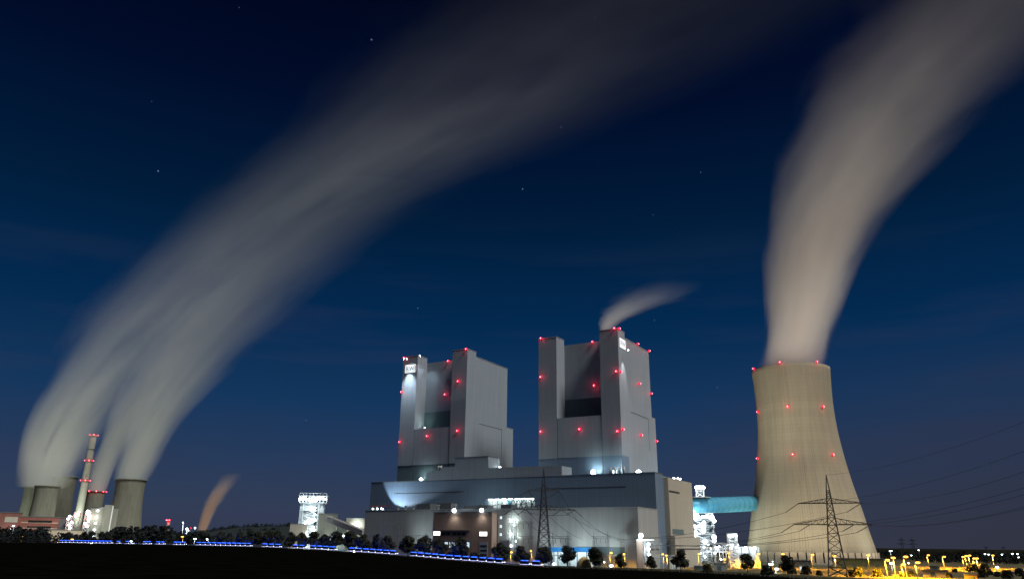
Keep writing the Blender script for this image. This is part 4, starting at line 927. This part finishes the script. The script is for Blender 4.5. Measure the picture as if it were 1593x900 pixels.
for zz_ in (z - 4.5, z - 7, z - 10): MB().ball((2.6, -1.7, zz_), .7, 8, 5).build('lamp', M_flood, t)
lamp('mast_glow', t, (2, -5, z - 7), 2500, WHITE)
def shed(px0, px1, ytop, D, label, m, depth=8, name='shed', tr=True):
    a = azx(px0, D); b = azx(px1, D); rz = math.atan2(b[1] - a[1], b[0] - a[0]); w = math.hypot(b[0] - a[0], b[1] - a[1]); z0 = ground(*a); zt = atD((px0 + px1) / 2, ytop, D)[2] - z0
    t = thing(name, label, 'building', (*a, z0), rz); MB().box(0, w, 0, depth, -.3, zt).build('wall', m, t); MB().box(-.3, w + .3, -.3, depth + .3, zt + .01, zt + .35).build('roof', M_steel, t)
    n = max(1, int(w / 7))
    for k in range(n): MB().box(w * (k + .3) / n, w * (k + .3) / n + 2.2, -.12, -.02, 0, min(3, zt * .7)).build('door', M_band, t)
    return t, w, zt
M_green = clad('green_cladding', (.16, .18, .08), seam=2, lift=6)
M_yel = mat('pale_plaster', (.42, .38, .28), .9, var=.15, vscale=.5)
shed(1299, 1372, 868.5, 590, 'long low greenish hall behind the pylon at the cooling tower foot', M_green, 14, 'low_hall')
shed(1217, 1262, 871, 600, 'low dark shed under the cooling tower, left of the pylon', M_steel, 10)
t, w, zt = shed(1241, 1251, 880.5, 520, 'small white lit cabin left of the pylon', M_white, 3, 'cabin'); lamp('cabin_glow', t, (2, -3, 3), 500, WHITE)
shed(1430, 1469, 886.5, 470, 'long low plaster wall building in the yellow lit yard', M_yel, 5, 'low_building')
shed(1441, 1457, 880, 520, 'small box shaped plaster hut behind the low yellow building', M_yel, 5, 'hut')
shed(1493, 1513, 893.5, 405, 'small dark framed shelter at the bottom edge of the yellow yard', M_brown, 3, 'shelter')
shed(1551, 1572, 889, 500, 'low yellow lit block toward the edge of the yard', M_yel, 5, 'low_block')
shed(1384, 1392, 893, 430, 'small pale kiosk in the yellow yard beside the lamp posts', M_yel, 2, 'kiosk')
shed(1078, 1100, 880, 470, 'low dark machine shed at the foot of the lattice tower', M_steel, 6, 'machine_shed')
shed(1108, 1128, 876, 480, 'low pale container row before the pipe rack', M_galv, 4, 'container')
shed(1040, 1058, 866, 450, 'pale orange lit cabin behind the last tree before the lattice tower', M_cream, 5, 'site_cabin')
# yellow lit shrubs in the yard
r0 = random.Random(12); spots = [(1398, 893), (1480, 886), (1503, 884), (1510, 885), (1518, 886), (1527, 885), (1534, 889), (1522, 892), (1545, 891), (1360, 893), (1330, 893), (1318, 896), (1250, 893), (1228, 893), (1270, 895), (1412, 892), (1470, 893), (1560, 893), (1580, 890), (1588, 895)]
for i, (px, py) in enumerate(sorted(spots)):
    hy = 838 + .0117 * px; D = min(14.0 / ((py - hy) / 1230.0), 640); x, y = azx(px, D); o = bpy.data.objects.new('shrub', bush_me[i % 2]); COL.objects.link(o); o.location = (x, y, ground(x, y)); q = r0.uniform(.7, 1.5); o.scale = (q * 1.3, q * 1.3, q); o.rotation_euler = (0, 0, r0.uniform(0, 6))
    tag(o, 'yellow lit shrub in the yard below the street lamps, %s from the left' % ORD[i], 'shrub', 'shrubs in the yellow yard')

# ------------------------------------------------------------------ street lamps
def lamp_post(px, py, D, label, watts, col=SODIUM, m=M_sod, group='sodium street lamps', r=1.05, arm=True):
    x, y = azx(px, D); z0 = ground(x, y); z = atD(px, py, D)[2] - z0
    t = thing('street_lamp', label, 'street lamp', (x, y, z0), rnd.uniform(-.6, .6), group)
    MB().bar((0, 0, -.3), (0, .8, z + .3), .2, .12, n=7).build('pole', M_galv, t)
    MB().bar((0, .8, z + .3), (0, -.9, z + .5), .1).box(-.35, .35, -1.5, -.4, z + .36, z + .62).build('lamp_head', M_steel, t)
    MB().lathe([(.05, -.55), (r * .8, -.35), (r, 0), (r * .7, .33)], 10, (0, -1.0, z)).build('glass', m, t)
    if watts:
        o = lamp('lamp_glow', t, (0, -1.2, z - r - .25), watts, col, 'SPOT', (0, -1.2, z - 20), 166, .25, .5)
        if col == SODIUM and px > 1140: batwing(o)
        elif col == SODIUM: o.data.spot_blend = 1; o.data.energy = watts * 2.2
def batwing(o):
    """a street lantern throws most of its light sideways, so that the ground is lit evenly"""
    d = o.data; d.use_nodes = True; n = d.node_tree.nodes; l = d.node_tree.links; e = n['Emission']; g = n.new('ShaderNodeNewGeometry'); sp_ = n.new('ShaderNodeSeparateXYZ'); l.new(g.outputs['Incoming'], sp_.inputs[0])
    def M(op, a, b):
        k = n.new('ShaderNodeMath'); k.operation = op
        for i, v_ in enumerate((a, b)):
            if isinstance(v_, (int, float)): k.inputs[i].default_value = v_
            else: l.new(v_, k.inputs[i])
        return k.outputs[0]
    c = M('MAXIMUM', M('ABSOLUTE', sp_.outputs[2], 0), .2); l.new(M('POWER', c, -2.4), e.inputs['Strength'])
def D10(px, py, h=10.0): return min(max((14 - h) * 1230 / max(py - (838 + .0117 * px), 1.2), 380), 900)
lst = [(1177.6, 860.6, 0), (1217, 861, 0), (1261.3, 861.7, 0), (1296.5, 863.8, 0), (1348.8, 862.7, 0), (1375.6, 870, 0), (1387.5, 866.6, 0), (1405, 865, 415), (1421.8, 874, 400), (1400, 877, 440), (1441.6, 862.6, 690), (1465, 865, 640), (1495.7, 865.2, 640), (1500.5, 863.7, 660), (1506, 863, 690), (1512, 867.6, 600), (1516.8, 867.6, 610), (1542.5, 863, 700)]
for i, (px, py, D) in enumerate(lst):
    D = D or min(D10(px, py), 560) if px < 1350 else D or 430
    w_ = 'at the cooling tower foot' if px < 1360 else 'in the yellow lit yard'
    k_ = [q for q in lst if (q[0] < 1360) == (px < 1360)].index((px, py, lst[i][2]))
    lamp_post(px, py, D, 'sodium street lamp %s, %s of its row' % (w_, ORD[k_]), (23000 if px > 1360 else 13000), group='sodium lamps in the yellow yard' if px > 1360 else 'sodium lamps at the cooling tower')
for px, py, D, lab in ((794.8, 858, 497, 'orange lamp glowing between two trees right of the brown office'), (826.5, 856, 494, 'orange lamp on the pale wall left of the middle pylon'), (949, 859, 472, 'orange lamp right of the blue canopy'), (971, 861, 468, 'small orange lamp under the long white portal'),
                        (1031, 861, 484, 'orange lamp on the wall corner behind the small white portal'), (1036.6, 863, 480, 'second orange lamp at the wall corner, a little lower'), (1063, 859.5, 528, 'orange lamp above the last tree before the lattice tower'), (1086, 860.6, 500, 'orange lamp behind the lattice tower foot'), (1133, 859.5, 540, 'orange lamp beside the striped conveyor leg'), (1126, 869, 520, 'low orange lamp in the pipe yard')):
    lamp_post(px, py, D, lab, 8500 if px < 1040 else 6000, group='orange lamps of the switchyard', r=.8)
for px, py, D, lab in ((37, 834, 960, 'lone orange lamp in the dark wood before the old plant'), (90.4, 837, 925, 'orange lamp among small trees before the service tower'), (112, 838, 915, 'orange lamp between the two small trees under the chimney'), (283.5, 834, 900, 'orange lamp under the white bent mast')):
    lamp_post(px, py, D, lab, 4500, r=1.5, group=None)
wl = [(1195, 876.6, 470, 'big white lamp low between the two trees at the cooling tower foot', 1.3), (1203.7, 884, 450, 'white lamp near the ground beside the dark tree', 1.0), (1059, 863.8, 440, 'white lamp shining through the last tree before the lattice tower', .9), (1159, 867, 540, 'white lamp above the dark tree beside the pump house', 1.0), (860, 876, 425, 'white ground lamp under the blue canopy', .8), (948, 879, 410, 'white lamp near the ground right of the canopy trees', .9), (1385, 856, 900, 'far white lamp right of the cooling tower', 1.4), (1383.7, 875, 480, 'white lamp between sodium lamps beside the long greenish hall', 1.0),
      (302.6, 837.3, 720, 'cyan white lamp on the road below the brown steam', 1.0), (346, 838, 690, 'white lamp between roadside trees before the far hill', .8), (358, 840.5, 680, 'warm white low lamp beside a roadside tree before the hill', .8), (323, 838, 700, 'small white lamp on the road left of the hill', .6), (205, 841, 780, 'small white lamp on the road before the old plant wood', .8), (17, 817.0, 990, 'green white lamp above the dark wood before the brick hall', 1.2)]
for px, py, D, lab, r in wl: lamp_post(px, py, D, lab, 1500 if px > 700 else 900, WHITE, M_flood, None, r)
far = [(1531, 861), (1536, 861.5), (1556.5, 861.5), (1574, 860.5), (1582, 861), (1575, 866), (1582, 866), (1545, 881), (1429, 855), (1416, 863)]
for i, (px, py) in enumerate(far): lamp_post(px, py, 1450 if py < 875 else 500, 'tiny far white lamp on the dark skyline, %s from the left' % ORD[sorted(far).index((px, py))], 0, WHITE, M_flood, 'far white lamps', 1.3 if py < 875 else .7)

# ------------------------------------------------------------------ vans on the road, a made-up convoy standing in for light trails
M_van = mat('navy_paint', (.012, .018, .05), .3, spec=.5)
M_trail = mat('trail_strip_glow', (.8, .85, 1), emit=3.0, emit_col=(.55, .56, 1))
M_tyre = mat('tyre', (.02, .02, .02), .9)
M_blue = mat('blue_beacon', (.02, .1, .8), emit=3.6, emit_col=(.03, .12, 1))
M_head = mat('headlamp_glass', (1, 1, 1), emit=7, emit_col=(.75, .82, 1))
M_tail = mat('tail_glass', (.6, .02, .02), emit=3, emit_col=(1, .05, .05))
def make_van():
    t = thing('trail_van', None, 'van', (0, 0, 0), 0, 'stand-in vans for the light trail along the road')
    MB().prism([(-2.9, .45), (2.9, .45), (2.95, 1.05), (2.2, 1.3), (1.45, 2.3), (1.2, 2.45), (-2.75, 2.45), (-2.9, 2.2)], -1, 1).build('body', M_van, t)
    g = MB().prism([(1.55, 1.35), (1.98, 1.35), (1.35, 2.22), (1.3, 2.22)], -1.02, 1.02).box(-2.6, 1.2, -1.015, 1.015, 1.45, 2.15); g.build('window', M_glass, t)
    MB().box(-2.85, 2.88, -1.012, 1.012, .85, 1.12).build('stripe', mat('blue_stripe', (.02, .06, .35), .4), t)
    wm = MB().bar((0, -.12, 0), (0, .12, 0), .36, n=14).mesh('wheel', M_tyre)
    for x in (-1.8, 1.85):
        for y in (-.95, .95): o = bpy.data.objects.new('wheel', wm); COL.objects.link(o); o.parent = t; o.location = (x, y, .36)
    for y in (-.72, .72):
        MB().ball((2.95, y, .95), .2, 8, 5).build('headlight', M_head, t); MB().box(-2.98, -2.91, y - .12, y + .12, .9, 1.4).build('tail_light', M_tail, t)
    MB().box(-.1, .9, -.85, .85, 2.46, 2.72).build('light_bar', M_blue, t); MB().box(-2.6, -1.5, -.8, .8, 2.46, 2.70).build('light_bar', M_blue, t)
    for y in (-1.03, 1.03): MB().box(-2.85, 2.85, y - .03, y + .03, .62, .76).build('trail_strip', M_trail, t)  # added glowing strips draw the lower white line of the trail
    lamp('beacon_glow', t, (.4, 0, 3.3), 900, (.02, .08, 1), rad=.4)
    lamp('head_beam', t, (3.4, 0, .95), 120, (.85, .92, 1), 'SPOT', (18, 0, -.6), 70, .6, .2)
    return t
proto = make_van(); pos = []
xs = np.arange(96, 852, .5); acc = 0; prev = None; step = 8.0
for px in xs:
    p = np.array(road_pt(px, 7.2 if False else 6.6))
    if prev is not None: acc += np.linalg.norm(p - prev)
    if prev is None or acc >= step: pos.append((px, p)); acc = 0; step = 6.5 + .8 * rnd.random() + (rnd.uniform(6, 18) if rnd.random() < .10 else 0)
    prev = p
def ordw(i): return ORD[i] if i < len(ORD) else 'fiftieth or later'
for i, (px, p) in enumerate(pos):
    t = proto if i == 0 else copy_tree(proto); q = np.array(road_pt(px + 4, 6.6)); t.location = (p[0], p[1], p[2] + .07); t.rotation_euler = (0, 0, math.atan2(q[1] - p[1], q[0] - p[0]))
    n = len(pos) - i; w_ = 'before the old plant' if px < 230 else 'before the far hill' if px < 450 else 'before the bunker tower' if px < 570 else 'before the switch house' if px < 690 else 'before the office and pylon'
    t['label'] = 'stand-in van for light trail %s, %s in line' % (w_, (ORD[i] + ' from the tail') if i < len(ORD) else ORD[n - 1] + ' from the head')
# low white rail, added to draw the light trail as one white line
mb = MB(); pl = list(range(90, 870, 10))
for a, b in zip(pl, pl[1:]):
    p, q = np.array(road_pt(a, 13.4)), np.array(road_pt(b, 13.4)); mb.bar(p + np.array([0, 0, .75]), q + np.array([0, 0, .75]), .16)
    mb.bar(p - np.array([0, 0, .2]), p + np.array([0, 0, .8]), .07)
tag(mb.build('trail_guard_rail', M_white), 'long pale added guard rail standing in for the light trail', 'guard rail')
# grass fringe on the field's edge
r = random.Random(77); v, f = [], []
for _ in range(9000):
    px = r.uniform(-60, 1420); x, y = azx(px, 500); az = math.atan2(x, y); De, ze = edge(az); d = De - abs(r.gauss(0, 14)); x, y = math.sin(az) * d, math.cos(az) * d; z = ground(x, y); h = r.uniform(.15, .75) * (1.5 if px > 820 else .55); s = r.uniform(.08, .2); a = r.uniform(0, 6.28); i = len(v)
    v += [(x - s * math.cos(a), y - s * math.sin(a), z - .1), (x + s * math.cos(a), y + s * math.sin(a), z - .1), (x + r.gauss(0, .15), y + r.gauss(0, .15), z + h)]; f.append((i, i + 1, i + 2))
me = bpy.data.meshes.new('field_grass'); me.from_pydata(v, [], f); me.materials.append(mat('field_grass_blade', (.006, .007, .003), 1)); o = bpy.data.objects.new('field_grass', me); COL.objects.link(o)
tag(o, 'dark rough grass along the edge of the unlit field', 'grass', kind='stuff')

# ------------------------------------------------------------------ steam
def plume(label, base, rows, tau_noise=.35, colr=(.93, .93, .92), stretch=3.0, seed=0.0, aniso=-.15, hull=1.0):
    """rows: (z, cx, cy, rx, ry, tau) in world metres, rising; soft steam whose density falls off from its own axis"""
    Z0, Z1 = rows[0][0], rows[-1][0]; base = np.array([base[0], base[1], Z0]); H_ = Z1 - Z0
    lim = {k: (min(r[k] for r in rows), max(r[k] for r in rows)) for k in (1, 2, 3, 4)}
    dens = [1.08 * r[5] / (1.178 * r[4]) for r in rows]; dmax = max(dens)
    m = bpy.data.materials.new('steam'); m.use_nodes = True; n = m.node_tree.nodes; l = m.node_tree.links; n.clear()
    def M(op, a, b=None, c=None, clamp=False):
        k = n.new('ShaderNodeMath'); k.operation = op; k.use_clamp = clamp
        for i, v_ in enumerate((a, b, c)):
            if v_ is None: continue
            if isinstance(v_, (int, float)): k.inputs[i].default_value = float(v_)
            else: l.new(v_, k.inputs[i])
        return k.outputs[0]
    tcn = n.new('ShaderNodeTexCoord'); sp = n.new('ShaderNodeSeparateXYZ'); l.new(tcn.outputs['Object'], sp.inputs[0])
    t = M('DIVIDE', sp.outputs[2], H_, clamp=True)
    ev = {}
    def curve(vals, lo, hi):
        k = n.new('ShaderNodeFloatCurve'); c = k.mapping.curves[0]; pts = [((r_[0] - Z0) / H_, (v_ - lo) / (hi - lo) if hi > lo else 0.) for r_, v_ in zip(rows, vals)]
        c.points[0].location = pts[0]; c.points[1].location = pts[-1]
        for p in pts[1:-1]: c.points.new(*p)
        for p in c.points: p.handle_type = 'AUTO_CLAMPED'
        k.mapping.update(); l.new(t, k.inputs['Value'])
        return M('MULTIPLY_ADD', k.outputs[0], hi - lo, lo), (lambda x: lo + (hi - lo) * k.mapping.evaluate(c, x))
    cx, fcx = curve([r_[1] - base[0] for r_ in rows], lim[1][0] - base[0], lim[1][1] - base[0])
    cyn, fcy = curve([r_[2] - base[1] for r_ in rows], lim[2][0] - base[1], lim[2][1] - base[1] + 1e-3)
    rx, frx = curve([r_[3] for r_ in rows], 0, lim[3][1]); ry, fry = curve([r_[4] for r_ in rows], 0, lim[4][1])
    dn, fdn = curve(dens, 0, dmax)
    ux = M('DIVIDE', M('SUBTRACT', sp.outputs[0], cx), rx); uy = M('DIVIDE', M('SUBTRACT', sp.outputs[1], cyn), ry)
    cv = n.new('ShaderNodeCombineXYZ'); l.new(ux, cv.inputs[0]); l.new(uy, cv.inputs[1]); l.new(M('MULTIPLY_ADD', t, stretch, seed), cv.inputs[2])
    z1 = n.new('ShaderNodeTexNoise'); z1.inputs['Scale'].default_value = 2.1; z1.inputs['Detail'].default_value = 3.0; z1.inputs['Roughness'].default_value = .55; l.new(cv.outputs[0], z1.inputs['Vector'])
    z2 = n.new('ShaderNodeTexNoise'); z2.inputs['Scale'].default_value = 4.0; z2.inputs['Detail'].default_value = 2.5; z2.inputs['Roughness'].default_value = .5
    cv2 = n.new('ShaderNodeCombineXYZ'); l.new(M('MULTIPLY_ADD', uy, .25, ux), cv2.inputs[0]); l.new(M('MULTIPLY', uy, .35), cv2.inputs[1]); l.new(M('MULTIPLY_ADD', t, stretch * .42, seed + 7), cv2.inputs[2]); l.new(cv2.outputs[0], z2.inputs['Vector'])
    wob = M('ADD', M('MULTIPLY', M('SUBTRACT', z1.outputs[0], .5), 1.5), M('MULTIPLY', M('SUBTRACT', z2.outputs[0], .5), 1.1))
    d2 = M('ADD', M('MULTIPLY', ux, ux), M('MULTIPLY', uy, uy)); d2 = M('ADD', d2, M('MULTIPLY', wob, M('MINIMUM', M('MULTIPLY', d2, 1.3), 1.0)))
    fo = M('POWER', M('SUBTRACT', 1.0, d2, clamp=True), 1.75)
    # windward side denser, which also stands in for light from the left
    fo = M('MULTIPLY', fo, M('MULTIPLY_ADD', ux, -.3, 1.0))
    nn = M('ADD', M('MULTIPLY_ADD', M('SUBTRACT', z1.outputs[0], .5), tau_noise * 5, 1.0), M('MULTIPLY', M('SUBTRACT', z2.outputs[0], .5), tau_noise * 4.2)); nn = M('MAXIMUM', nn, .06)
    den = M('MULTIPLY', M('MULTIPLY', fo, nn), dn)
    pv = n.new('ShaderNodeVolumePrincipled'); pv.inputs['Color'].default_value = (*colr, 1); pv.inputs['Anisotropy'].default_value = aniso; l.new(den, pv.inputs['Density']); pv.inputs['Density Attribute'].default_value = ''
    ou = n.new('ShaderNodeOutputMaterial'); l.new(pv.outputs[0], ou.inputs['Volume'])
    mb = MB(); S_, K = 40, 36
    for i in range(S_ + 1):
        x = i / S_
        for k in range(K): a = 2 * math.pi * k / K; mb.v.append((fcx(x) + hull * 1.06 * frx(x) * math.cos(a), fcy(x) + hull * 1.06 * fry(x) * math.sin(a), x * H_))
    for i in range(S_):
        for k in range(K): mb.f.append((i * K + k, i * K + (k + 1) % K, (i + 1) * K + (k + 1) % K, (i + 1) * K + k)); mb.sm.append(True)
    mb.f.append(tuple(range(K - 1, -1, -1))); mb.f.append(tuple(range(S_ * K, S_ * K + K))); mb.sm += [False, False]
    o = mb.build('steam_plume', m, None, tuple(base)); tag(o, label, 'steam')
    return o
def rows_from(pairs, Y, depth_k=.9, grow=1.15):
    """(pixel row, left edge, right edge, optical depth) of steam drifting across the view at depth Y -> metres"""
    out = []
    for py, xl, xr, tau in pairs:
        a, b = atY(xl, py, Y), atY(xr, py, Y); c = (a + b) / 2; out.append([c[2], c[0], Y, (b[0] - a[0]) / 2 * grow, 1, tau])
    for i, r_ in enumerate(out):
        j0, j1 = max(0, i - 1), min(len(out) - 1, i + 1); dx, dz = out[j1][1] - out[j0][1], out[j1][0] - out[j0][0]
        r_[4] = max(r_[3] * dz / math.hypot(dx, dz) * depth_k, 4)
    return [tuple(r_) for r_ in out]
# from the big tower
rw = rows_from([(566, 1180, 1286, 2.6), (540, 1192, 1286, 4.2), (500, 1199, 1294, 5.2), (440, 1200, 1314, 4.4), (380, 1201, 1342, 3.0), (320, 1208, 1384, 1.9), (260, 1220, 1438, 1.1), (200, 1240, 1496, .72), (140, 1262, 1562, .43), (80, 1298, 1640, .27), (0, 1350, 1745, .17), (-90, 1424, 1880, .11), (-200, 1520, 2060, .07)], CY, .95, 1.14)
rw[0] = (169.5, CX, CY, 33.6, 33.6, 1.6)
plume('tall dense warm grey steam plume rising from the big cooling tower', (CX, CY), rw, .42, stretch=4.0, colr=(.99, .93, .88), seed=3, aniso=-.3)
# the old plant's
Y1 = T2[0].location.y
pr1 = [(758, 34, 96, 2.6), (730, 34, 112, 3.4), (700, 38, 128, 3.2), (660, 50, 155, 1.9), (610, 76, 198, 1.0), (560, 105, 256, .62), (500, 146, 338, .46), (440, 196, 425, .34), (380, 258, 522, .28), (320, 330, 630, .24), (260, 408, 750, .205), (200, 476, 885, .155), (140, 540, 1020, .12), (80, 600, 1160, .075), (20, 670, 1300, .05), (-50, 750, 1450, .036), (-130, 860, 1640, .024)]
plume('broad grey steam plume drifting far across the sky from the leftmost old cooling towers', (T2[0].location.x, Y1), rows_from(pr1, Y1 + 40, .9, 1.22), .55, stretch=5.0, colr=(.93, .965, .91), seed=1)
Y2 = T4[0].location.y
plume('narrow grey steam plume from the red-lit tower right of the chimney', (T4[0].location.x, Y2), rows_from([(764, 136, 163, 2.2), (740, 141, 172, 2.2), (700, 153, 192, 1.9), (650, 172, 226, 1.3), (600, 196, 266, .8), (550, 226, 310, .5), (500, 258, 356, .3), (440, 306, 420, .12), (400, 340, 460, .03)], Y2, .9, 1.2), .3, colr=(.93, .965, .91), seed=5)
Y3 = T5[0].location.y
plume('grey steam plume rising from the lone old tower and leaning right', (T5[0].location.x, Y3), rows_from([(747, 180, 226, 2.0), (725, 184, 238, 2.0), (690, 194, 256, 1.7), (640, 212, 290, 1.15), (590, 238, 336, .75), (540, 268, 384, .5), (480, 312, 450, .3), (420, 366, 525, .18), (360, 425, 605, .08), (310, 478, 672, .02)], Y3, .9, 1.2), .3, colr=(.93, .965, .91), seed=9)
# far small brown one and the wisp over the second boiler house
plume('thin brown steam column rising from the far skyline tower', (FAR.x, FAR.y), rows_from([(824, 308, 321, 3.4), (810, 311, 327, 3.0), (795, 315, 334, 2.4), (780, 321, 344, 1.6), (765, 329, 355, .9), (750, 338, 367, .35), (736, 347, 380, .03)], FAR.y, .9, 1.2), .2, colr=(.98, .76, .60), seed=2)
sp_ = np.array(uvz(B0 + 47, V0 + 27, 180)); xs_, ys_, zs_ = 923 + 4, 524, sp_[2]
plume('small pale steam wisp blowing right from the second boiler house roof', (sp_[0], sp_[1]), [(z_, sp_[0] + x_, sp_[1], rx_, ry_, t_) for z_, x_, rx_, ry_, t_ in ((178, 0, 4.5, 4, 1.9), (184, 2.5, 8, 6, 1.7), (190, 8, 13, 8, 1.2), (196, 16, 19, 10, .75), (202, 26, 26, 12, .46), (208, 38, 32, 14, .26), (215, 50, 34, 16, .11), (223, 62, 32, 17, .02))], .3, seed=4)
